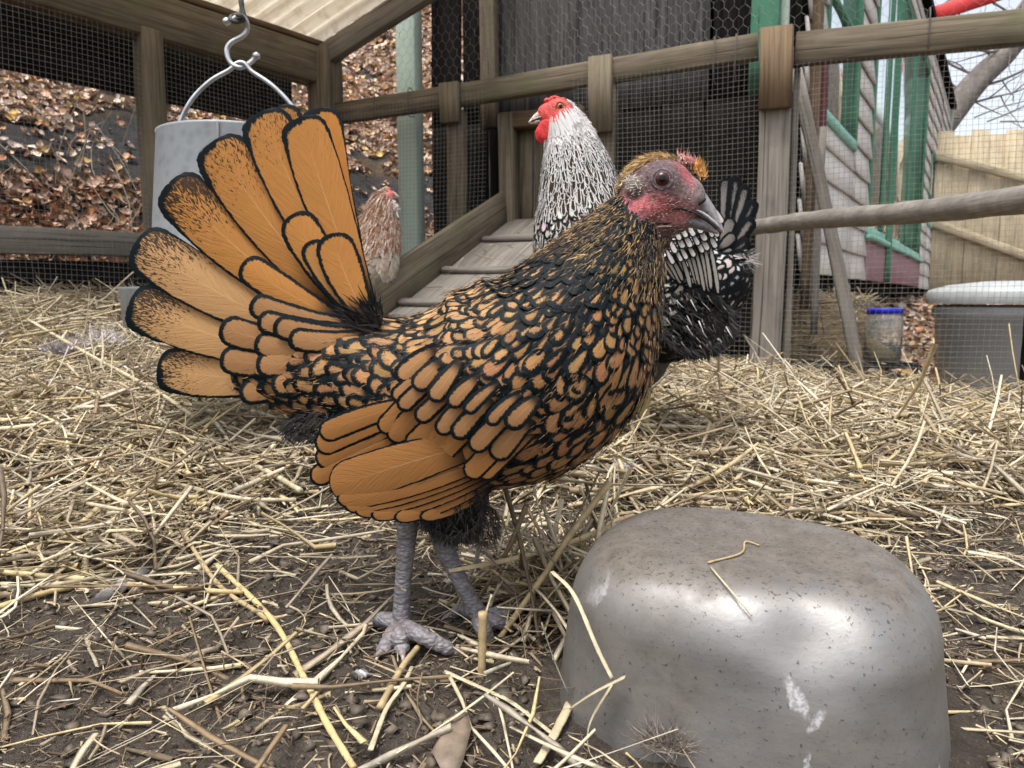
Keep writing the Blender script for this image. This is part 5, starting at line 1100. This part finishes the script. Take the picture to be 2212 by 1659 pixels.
rj = random.Random(8); J = lambda a_: rj.uniform(-a_, a_)
gc_ = [(1040, 1030), (1006, 1032), (972, 1020), (941, 1004), (911, 985), (876, 968), (846, 948), (824, 930)]
for kq, t in enumerate(gc_): wf((t[0] + 128 + J(8), t[1] - 118 + J(8)), (t[0] + J(6), t[1] + J(6)), 26 + J(3), 10 + J(8), 6.0, (.46, .21, .068), 8 + kq, 'wing_covert', up=.0075)
mc = [(1062, 985), (1025, 968), (985, 950), (945, 932), (905, 912), (868, 892), (840, 872)]
for kq, t in enumerate(mc): wf((t[0] + 95 + J(10), t[1] - 88 + J(10)), (t[0] + J(8), t[1] + J(8)), 25 + J(4.5), 8 + J(8), 8.5 + J(1.5), GOLD * (1 + J(.14)), 16 + kq, 'wing_covert', up=.0065)
mc = [(1085, 935), (1045, 918), (1005, 900), (965, 880), (925, 862), (890, 842), (868, 822)]
for kq, t in enumerate(mc): wf((t[0] + 72 + J(12), t[1] - 74 + J(12)), (t[0] + J(10), t[1] + J(10)), 22 + J(5), 6 + J(8), 9.5 + J(2), GOLD * (1 + J(.18)), 22 + kq, 'wing_covert', up=.004)
# wing on the far side, seen only from elsewhere
for kq, (b, t, hw) in enumerate(prim): plume(hen, M_FEATH, b, t, hw, 22, .475 - kq * .001, .49 - kq * .001, 3.6, WG, 0, name='wing_feather', basew=.6, mirror=HY)
# fluff, crest and face bristles
r = np.random.default_rng(12); hs_ = []
def addhair(c2, spread, Ys, dirn, dsp, L, w, cols, n, curve=.3):
    px = r.normal(0, 1, (n, 2)); px = px / np.maximum(1, np.linalg.norm(px, axis=1, keepdims=True)) * np.array(spread); p = P(c2[0] + px[:, 0], c2[1] + px[:, 1], r.uniform(Ys[0], Ys[1], n))
    d = np.array([dirn[0], 0, -dirn[1]], float) + r.normal(0, dsp, (n, 3)); cc = np.array(cols)[r.integers(0, len(cols), n)] * r.uniform(.6, 1.3, (n, 1)); hs_.append(hair(p, d, L * k * r.uniform(.5, 1.3, n), w * k * r.uniform(.6, 1.3, n), cc, r, curve))
BLK = [(.012, .010, .009), (.02, .016, .013), (.008, .008, .009)]
addhair((978, 1095), (62, 62), (.50, .58), (.05, 1), .45, 26, 2.6, BLK, 5200)
addhair((905, 1075), (60, 36), (.50, .58), (-.1, 1), .4, 24, 2.6, BLK, 1500)
addhair((1045, 1130), (30, 40), (.53, .59), (.4, .9), .4, 26, 2, [(.10, .085, .07), (.03, .025, .02)], 500)
addhair((700, 920), (80, 28), (.50, .60), (-.6, .5), .3, 24, 3, BLK, 1200)
addhair((800, 695), (26, 22), (.52, .56), (-.6, -.45), .3, 60, 6, BLK, 900, .15)
bx_ = BV[:, 0] / BV[:, 1] * FV + 1106
hs_.append(surfhair(body, BV, (X_0 < 1335) | (Y_0 > 620), 4200, 15 * k, 1.0 * k, lambda i: np.where((r.random(len(i)) < .6)[:, None], np.array([[.010, .012, .013]]), np.array([[.36, .20, .08]])), lambda i: np.stack([np.interp(bx_[i], [700, 1150, 1350], [-1., -.8, -.45]), np.interp(bx_[i], [700, 1150, 1350], [.15, .5, .9])], 1), r, .12, off=.0030))
# crown
def headhair(pl, n, L, w, cols, dirn, dsp, lift=.25, dspr=1.):
    pl = np.array(pl, float); q = spline(pl, 200)[r.integers(0, 200, n)] + r.normal(0, 5, (n, 3)) * dspr
    p = HD(q[:, 0], q[:, 1], q[:, 2]); d = np.array([dirn[0], dirn[2] if len(dirn) > 2 else 0, -dirn[1]], float) + r.normal(0, dsp, (n, 3)); cc = np.array(cols)[r.integers(0, len(cols), n)] * r.uniform(.6, 1.35, (n, 1)); hs_.append(hair(p, d, L * k * r.uniform(.5, 1.3, n), w * k * r.uniform(.6, 1.3, n), cc, r, .25))
GH = [(.48, .30, .10), (.36, .21, .07), (.54, .38, .18), (.10, .07, .04), (.42, .25, .07), (.05, .04, .03), (.22, .14, .06)]
X_, Y_ = HXY
fe = ((X_ - 1440) / 96) ** 2 + ((Y_ - 432) / np.where(Y_ < 432, 80, 78)) ** 2
crown = (fe > 1) & (Y_ < 400) & (X_ < 1525); nape = (fe > 1) & (X_ < 1400) & (Y_ > 380) & (Y_ < 560); thro = (fe > 1) & (X_ >= 1370) & (Y_ > 470) & (Y_ < 590)
def pick(cols): c = np.array(cols); return lambda i: c[r.integers(0, len(c), len(i))]
hs_.append(surfhair(body, BV, crown, 2600, 15 * k, 1.7 * k, pick(GH), lambda i: np.stack([np.full(len(i), -1.), .25 + 0 * i], 1), r, .22))
hs_.append(surfhair(body, BV, nape, 1000, 20 * k, 1.6 * k, pick(GH + [(.015, .014, .013)] * 7), lambda i: np.stack([np.full(len(i), -.75), .65 + 0 * i], 1), r, .2))
hs_.append(surfhair(body, BV, thro, 1500, 13 * k, 1.6 * k, pick([(.09, .06, .035), (.02, .017, .014), (.16, .11, .055), (.04, .03, .022)]), lambda i: np.stack([np.full(len(i), -.35), 1. + 0 * i], 1), r, .28))
neck = (((X_ - 1400) / 150) ** 2 + ((Y_ - 520) / 120) ** 2 < 1) & (fe > 1.05)
hs_.append(surfhair(body, BV, neck, 650, 22 * k, 1.3 * k, pick([(.22, .15, .06), (.34, .23, .10), (.015, .014, .012), (.015, .016, .016)]), lambda i: np.stack([np.full(len(i), -.6), .8 + 0 * i], 1), r, .10, off=.0022))
facem = (fe < .92) & (X_ < 1490) & (((X_ - 1428) / 27) ** 2 + ((Y_ - 397) / 27) ** 2 > 1)
hs_.append(surfhair(body, BV, facem, 1000, 6 * k, .9 * k, pick([(.40, .30, .22), (.05, .04, .035), (.22, .15, .12), (.5, .4, .33)]), lambda i: np.stack([np.full(len(i), -1.), .2 + 0 * i], 1), r, .25))
headhair([(1496, 368, -4), (1506, 372, 0), (1512, 384, 2)], 90, 20, 2.6, [(.70, .34, .08), (.60, .26, .05), (.72, .45, .16)], (.25, -1), .22)
headhair([(1466, 348, -6), (1478, 350, -4), (1488, 356, -2)], 60, 16, 2.2, [(.55, .30, .27), (.62, .42, .30), (.5, .2, .2)], (-.2, -1), .35)
headhair([(1360, 398, -52), (1375, 400, -53), (1380, 415, -52)], 200, 12, 2.2, [(.55, .52, .45), (.35, .32, .27)], (-.8, .4, -.4), .4, dspr=1.2)
Vn = 0; Vs, Fs, Cs = [], [], []
for V, F, c_ in hs_: Vs.append(V); Fs.append(F + Vn); Cs.append(c_); Vn += len(V)
tag(mk('fine_feathers', np.vstack(Vs), np.vstack(Fs), M_HAIR, hen, cols={'c': np.vstack(Cs)}), kind='stuff')
V, F = HD.blob(1487, 352, 0, 16, 8, 5, .5, 16); V2, F2 = HD.blob(1474, 346, -3, 9, 5, 4, .8, 14); V, F = joinparts([(V, F), (V2, F2)]); mk('comb', V, F, M_SKIN, hen, cols={'c': np.tile([.45, .18, .17, 1.], (len(V), 1))}, smo=True)
# legs
def leg(parent, shank, srad, foot, toes, mat=M_SHANK):
    s = srad[0]; pts = spline(np.array(shank), 40); rad = np.interp(np.linspace(0, 1, 40), np.linspace(0, 1, len(srad)), srad) * (1 + .035 * np.sin(np.arange(40) * 2.4))
    V, F = tube(pts, rad, 14, flat=.9); L = mk('leg', V, F, mat, parent, smo=True)
    for tp in toes:
        q = spline(np.array(tp), 26); n = 26; rr_ = np.linspace(1, .68, n) * srad[-1] * .86 * (1 + .09 * np.sin(np.arange(n) * 1.9)) * (1 - .75 * smooth(.88, 1., np.arange(n) / (n - 1)))
        V, F = tube(q, rr_, 12, flat=.85); t_ = mk('toe', V, F, mat, L, smo=True)
        d = q[-1] - q[-4]; d /= np.linalg.norm(d); e = q[-2]; cl = spline(np.array([e, e + d * .007 + np.array([0, 0, .001]), e + d * .014 - np.array([0, 0, .004])]), 8)
        V, F = tube(cl, np.linspace(.0030, .0004, 8), 8); mk('claw', V, F, M_BEAK, L, smo=True, cols={'c': np.tile([.30, .26, .24, 1.], (len(V), 1))})
    return L
f0 = G(868, 1352, .012); yb = f0[1]
sh = [P(882, 1095, yb + .004), P(879, 1160, yb + .004), P(872, 1240, yb + .003), P(868, 1305, yb + .001), f0]
leg(hen, sh, np.array([30, 24, 20, 20.5, 25]) * k, f0, [[f0, G(866, 1375, .013), G(868, 1392, .008), G(870, 1412, .004)], [f0, G(902, 1368, .015), G(945, 1390, .010), G(985, 1408, .004)], [f0, G(835, 1338, .013), G(812, 1340, .008), G(798, 1350, .003)], [f0, G(848, 1372, .010), G(835, 1395, .006), G(822, 1412, .003)]])
f1 = G(1036, 1328, .012); yb = f1[1]
sh = [P(952, 1150, yb - .004), P(968, 1200, yb - .002), P(995, 1255, yb), P(1022, 1305, yb), f1]
leg(hen, sh, np.array([28, 23, 20, 20, 23]) * k, f1, [[f1, G(1062, 1340, .012), G(1085, 1345, .008), G(1108, 1352, .003)], [f1, G(1040, 1352, .012), G(1050, 1372, .008), G(1058, 1390, .003)], [f1, G(1010, 1318, .010), G(990, 1320, .006), G(975, 1328, .002)], [f1, G(1075, 1325, .012), G(1100, 1322, .008), G(1120, 1325, .003)]])

# ------------------------------------------------------------------ the silver laced hen behind
WY = 1.05
hw_ = empty('silver_laced_hen', (.2, WY, 0.)); tag(hw_, 'black and white laced hen with a red face standing behind the golden hen', 'hen')
S2 = [(1618, 555, 30, 30, 20), (1590, 562, 60, 60, 45), (1545, 590, 95, 95, 80), (1480, 620, 125, 128, 110), (1400, 640, 150, 150, 125), (1318, 610, 150, 150, 125), (1270, 525, 118, 118, 105), (1252, 430, 92, 88, 80), (1240, 355, 72, 66, 62), (1228, 300, 52, 50, 46), (1215, 262, 40, 40, 36), (1208, 240, 26, 26, 28)]
LW = Loft(S2, WY, -1)
HW = Head(1206, 238, WY, .455, R(16), -1, R(6))
kw = WY / FV
body2, BV2 = remesh('body', [LW.mesh()] + HW.parts() + [ellip(P(1360, 760, WY), (90 * kw, 60 * kw, 90 * kw)), ellip(P(1497, 688, WY - .02), (78 * kw, 70 * kw, 72 * kw))], .004, 6, M_SKIN, hw_)
hx, hy, hd = HW.inv(BV2)
col = paint(hx, hy, [(1440, 430, 95, 80, 0, (.62, .08, .07), 1.), (1430, 470, 60, 30, 0, (.70, .06, .055), .9), (1428, 397, 34, 32, 0, (.55, .10, .08), .9)], (.06, .06, .06)); setcol(body2, col)
HW.beak(hw_, (.30, .26, .20), (.62, .55, .45), .86); HW.eye(hw_, (.30, .13, .03), (.50, .09, .07), r=20)
parts = [HW.blob(1450 + 13 * a_, 352 - 3 * math.sin(a_ * 2.3) + 9 * max(0, a_ - .6), rr2 * 8, 13, 11 + 3 * math.sin(a_ * 5), 11, .2 * a_, 14) for a_ in (-2.4, -1.6, -.8, 0, .8, 1.6, 2.4, 3.2) for rr2 in (-1, 1)]
V, F = joinparts(parts); mk('comb', V, F, M_SKIN, hw_, cols={'c': np.tile([.68, .075, .07, 1.], (len(V), 1))}, smo=True)
for sg in (-1, 1):
    V, F = HW.blob(1462, 508, sg * 42, 38, 46, 8, .1, 20); V2, F2 = HW.blob(1408, 492, sg * 46, 38, 36, 8, -.3, 20); V, F = joinparts([(V, F), (V2, F2)]); mk('wattle', V, F, M_SKIN, hw_, cols={'c': np.tile([.72, .045, .045, 1.], (len(V), 1))}, smo=True)
V, F = HW.blob(1360, 410, -44, 22, 28, 9, .2, 16); mk('ear_lobe', V, F, M_SKIN, hw_, cols={'c': np.tile([.55, .45, .40, 1.], (len(V), 1))}, smo=True)
WHT = np.array([.72, .70, .66])
def spec2(q, th):
    q = np.asarray(q, float); n = len(q)
    hw = np.interp(q, [0, 3, 6, 7, 8, 9, 11], [13, 14, 11, 8.5, 6, 4.2, 3.2]); L = hw * np.interp(q, [0, 6, 7.5, 9, 11], [2.8, 3.0, 4.2, 5.5, 6]); e = np.interp(q, [0, 4, 6, 7, 8, 9, 11], [17, 17, 14, 10, 8, 6, 5])
    front = smooth(.2, -.5, np.cos(th))
    lace = hw * np.interp(q, [0, 4, 6, 7, 8, 8.6, 9.3, 11], [.62, .6, .50, .52, .58, .50, .15, .04])
    dark = smooth(-.05, -.4, np.cos(th)) * smooth(4.6, 3.6, q)
    lace = np.where(dark > .5, hw * 1.05, lace); col = np.tile(WHT, (n, 1))
    return dict(hw=hw, L=L, e=e, lace=lace, col=col, lift=np.full(n, 2.5))
emit([cover(LW, spec2, 5, .7, 6.9)], hw_, M_FEATHW, 120)
def spec2b(q, th):
    d = spec2(q, th); n = len(q); d['lat'] = 1; d['hw'] = np.interp(q, [6, 7, 8, 9, 11], [6, 5.2, 4.4, 3.6, 3]); d['L'] = d['hw'] * np.interp(q, [6, 8, 11], [8.5, 9.5, 9.5]); d['e'] = np.interp(q, [6, 8, 11], [11, 8.5, 5])
    d['lace'] = d['hw'] * np.interp(q, [6, 7, 8, 9, 9.8, 11], [.40, .42, .48, .62, 1.0, 1.2]); d['col'] = np.tile(np.array([.012, .012, .013]), (n, 1)); return d
ch0 = cover(LW, spec2b, 8, 6.5, 10.7); c3 = ch0[0][:, 35:49].mean(1); a_, b_, _d = HW.inv(c3); kp_ = ((a_ - 1442) / 88) ** 2 + ((b_ - 440) / 90) ** 2 > 1
emit([tuple(x[kp_] for x in ch0)], hw_, M_HACK, 60, 'hackle')
for kq, (b, t, hw, bend) in enumerate([((1560, 545), (1568, 385), 17, 6), ((1565, 545), (1590, 380), 17, 4), ((1570, 545), (1612, 400), 17, 2), ((1572, 548), (1632, 432), 17, 0), ((1575, 552), (1628, 470), 18, -4), ((1572, 556), (1622, 520), 18, -6), ((1568, 560), (1615, 556), 17, -8), ((1552, 530), (1582, 470), 15, 3), ((1550, 540), (1590, 505), 15, 0)]):
    plume(hw_, M_FEATHW, b, t, hw, bend, WY - .02 - kq * .003, WY - .02 - kq * .003, hw * (.35, .9, .7, 1.0, .75, .95, .7, .35, .4)[kq], (.26, .25, .235), .9, name='tail_feather')
for kq in range(11):     # barred wing
    b = (1424 + 10.5 * kq, 560 - 4.5 * kq); t = (1462 + 8.6 * kq + 4 * math.sin(kq * 2.7), 608 + 3.0 * kq + 6 * math.sin(kq * 1.9)); plume(hw_, M_FEATHW, b, t, 7.0, -5, WY - .090 - kq * .0012, WY - .086 - kq * .0012, 3.3, (.42, .40, .37), .3, name='wing_feather', basew=.75, tipk=1.)
rw = random.Random(3)
for kq in range(21):
    ro, ci = kq // 7, kq % 7; t = (1458 + 15 * ci + 6 * ro + rw.uniform(-3, 3), 572 - 6 * ci - 25 * ro + rw.uniform(-3, 3)); plume(hw_, M_FEATHW, (t[0] - 20, t[1] - 38), t, rw.uniform(7, 9), 0, WY - .098 - ro * .003 - ci * .0004, WY - .101 - ro * .003 - ci * .0004, 3.6, WHT * .9, 0, name='wing_covert')
# black fluff behind
hs_ = []; k = kw
addhair((1497, 690), (78, 66), (WY - .09, WY + .02), (.55, .75), .3, 26, 3.6, BLK, 3800); addhair((1505, 690), (66, 56), (WY - .10, WY - .07), (.5, .8), .15, 22, 2.6, [(.55, .54, .52)], 34, .1)
addhair((1600, 560), (18, 20), (WY - .04, WY), (.8, .3), .4, 22, 3, [(.35, .33, .31), (.03, .03, .03)], 260)
HDo, HD = HD, HW
X_, Y_, D_ = HW.inv(BV2); fe = ((X_ - 1440) / 92) ** 2 + ((Y_ - 440) / 100) ** 2
cap = (fe > 1) & (Y_ < 560) & (X_ < 1500) & (X_ > 1260)
hs_.append(surfhair(body2, BV2, cap, 1800, 13 * k, 1.4 * k, pick([(.72, .71, .69), (.66, .65, .63), (.74, .72, .68), (.6, .59, .57), (.12, .12, .12)]), lambda i: np.stack([np.full(len(i), .5), .85 + 0 * i], 1), r, .12, off=.001))
HD = HDo
Vn = 0; Vs, Fs, Cs = [], [], []
for V, F, c_ in hs_: Vs.append(V); Fs.append(F + Vn); Cs.append(c_); Vn += len(V)
tag(mk('fine_feathers', np.vstack(Vs), np.vstack(Fs), M_HAIR, hw_, cols={'c': np.vstack(Cs)}), kind='stuff')
M_YSH = mat_plain('yellow_shank', (.42, .33, .14), .6, var=.2, scale=150)
for vx, dy_ in ((1335, -.03), (1395, .03)):
    fx_ = float((vx - 1106) / FV * (WY + dy_)); f_ = np.array([fx_, WY + dy_, gz(fx_, WY + dy_) + .012]); top = P(vx, 800, WY + dy_); fd_ = lambda a_, l_: np.array([f_[0] + l_ * math.cos(a_), f_[1] + l_ * math.sin(a_), gz(f_[0] + l_ * math.cos(a_), f_[1] + l_ * math.sin(a_)) + .004])
    leg(hw_, [top, (top + f_) / 2, f_], np.array([.012, .008, .009]), f_, [[f_, f_ * .5 + fd_(a_, .06) * .5 + np.array([0, 0, .004]), fd_(a_, .06)] for a_ in (2.5, 3.14, 3.8)] + [[f_, f_ * .5 + fd_(0, .03) * .5, fd_(0, .03)]], M_YSH)

# ------------------------------------------------------------------ the salmon hen at the back left
SY = 2.3
h3 = empty('salmon_hen', (-.45, SY, gz(-.45, SY))); tag(h3, 'buff and white hen with a pink face beside the ramp at the back', 'hen')
S3 = [(610, 590, 12, 12, 8), (650, 585, 40, 35, 30), (700, 590, 62, 58, 55), (755, 590, 70, 72, 62), (795, 565, 66, 66, 58), (815, 520, 48, 46, 46), (824, 475, 36, 34, 36), (829, 442, 27, 25, 28), (832, 420, 18, 18, 20)]
L3_ = Loft(S3, SY, 1, 120, 64); H3 = Head(838, 416, SY, .155, R(16), 1, R(5)); ks = SY / FV
body3, BV3 = remesh('body', [L3_.mesh()] + H3.parts(), .006, 4, M_SKIN, h3); hx, hy, hd = H3.inv(BV3)
setcol(body3, paint(hx, hy, [(1470, 410, 90, 70, 0, (.62, .16, .15), 1.)], (.30, .19, .13)))
H3.beak(h3, (.55, .35, .28), (.62, .50, .40)); H3.eye(h3, (.3, .13, .03), (.5, .12, .1), r=20)
V, F = H3.blob(1450, 350, 0, 40, 16, 12, .3, 14); mk('comb', V, F, M_SKIN, h3, cols={'c': np.tile([.62, .18, .17, 1.], (len(V), 1))}, smo=True)
def spec3(q, th):
    q = np.asarray(q, float); n = len(q); hw = np.interp(q, [0, 4, 6, 8], [7, 7.5, 5, 4]); front = smooth(.1, -.5, np.cos(th))[:, None]; neck = smooth(4.0, 5.2, q)[:, None]
    col = np.tile(np.array([.60, .42, .30]), (n, 1)) * (1 - neck) + np.array([.52, .36, .24]) * neck; col = col * (1 - front) + np.array([.70, .62, .53]) * front
    return dict(hw=hw, L=hw * 4.2, e=np.interp(q, [0, 4, 8], [10, 9, 5]), lace=hw * np.interp(q, [0, 4.5, 5.2, 7, 8], [.12, .15, .5, .5, .2]) * (1 - .9 * front[:, 0]), col=col, lift=np.full(n, 2.2))
emit([cover(L3_, spec3, 6, .5, 7.4)], h3, M_FEATHB, 30)
hs_ = []; k = ks; r = np.random.default_rng(5)
HDo, HD = HD, H3
headhair([(1370, 420, -40), (1380, 460, -48), (1400, 510, -50), (1430, 560, -40), (1440, 620, -30)], 900, 15, 3, [(.78, .74, .68), (.70, .64, .56)], (.1, 1, -.3), .35, dspr=5)
headhair([(1450, 345, 0), (1400, 350, -20), (1360, 390, -35)], 300, 14, 2.5, [(.55, .38, .25), (.70, .60, .50), (.3, .17, .1)], (-.8, .6), .2, dspr=2)
X_, Y_, D_ = H3.inv(BV3); nk = (X_ < 1440) & (Y_ > 380) & (Y_ < 1150)
hs_.append(surfhair(body3, BV3, nk, 2600, 20 * k, 2.0 * k, pick([(.20, .085, .04), (.30, .15, .08), (.55, .42, .32), (.66, .56, .46), (.36, .2, .11)]), lambda i: np.stack([np.full(len(i), -.35), 1. + 0 * i], 1), r, .08, off=.005))
HD = HDo
Vn = 0; Vs, Fs, Cs = [], [], []
for V, F, c_ in hs_: Vs.append(V); Fs.append(F + Vn); Cs.append(c_); Vn += len(V)
tag(mk('fine_feathers', np.vstack(Vs), np.vstack(Fs), M_HAIR, h3, cols={'c': np.vstack(Cs)}), kind='stuff')
for vx in (735, 775):
    fx_ = float((vx - 1106) / FV * SY); g_ = gz(fx_, SY); V, F = tube([P(vx, 640, SY), np.array([fx_, SY, g_ + .02]), np.array([fx_ + .03, SY - .02, g_ + .004])], [.012, .009, .006], 8); mk('leg', V, F, M_YSH, h3, smo=True)
# shed feathers on the ground
def downy(c2, spx, n, cols, label, hgt=.006, L=30):
    global hs_, k, r
    g = G(c2[0], c2[1], hgt); kk = g[1] / FV; r = np.random.default_rng(int(c2[0])); p = g + r.normal(0, 1, (n, 3)) * np.array([spx, spx * .6, spx * .15]) * kk * .4; d = np.stack([r.normal(.3, .8, n), r.normal(0, .4, n), np.abs(r.normal(.25, .3, n))], -1)
    V, F, c_ = hair(p, d, L * kk * r.uniform(.4, 1.2, n), 2.6 * kk * r.uniform(.5, 1.2, n), np.array(cols)[r.integers(0, len(cols), n)] * r.uniform(.7, 1.2, (n, 1)), r, .8, 4)
    tag(mk('downy_feather', V, F, M_HAIR, cols={'c': c_}), label, 'feather')
downy((215, 738), 46, 420, [(.45, .43, .42), (.6, .58, .56), (.34, .31, .3)], 'grey tuft of down on the straw below the tail', .045, 40)
downy((130, 760), 36, 300, [(.20, .18, .19), (.33, .30, .31)], 'dark grey tuft of down on the straw at far left', .045, 38)
downy((1440, 1605), 60, 700, [(.23, .20, .165), (.33, .29, .24), (.13, .11, .09)], 'brown fluffy shed feather at the foot of the bowl', .012, 74)
downy((1345, 1012), 22, 200, [(.72, .70, .68), (.6, .58, .56)], 'small white feather on the straw beyond the breast', .03, 30)
downy((850, 598), 16, 160, [(.72, .72, .72), (.5, .5, .5)], 'white scrap of down at the foot of the ramp board', .05, 26)
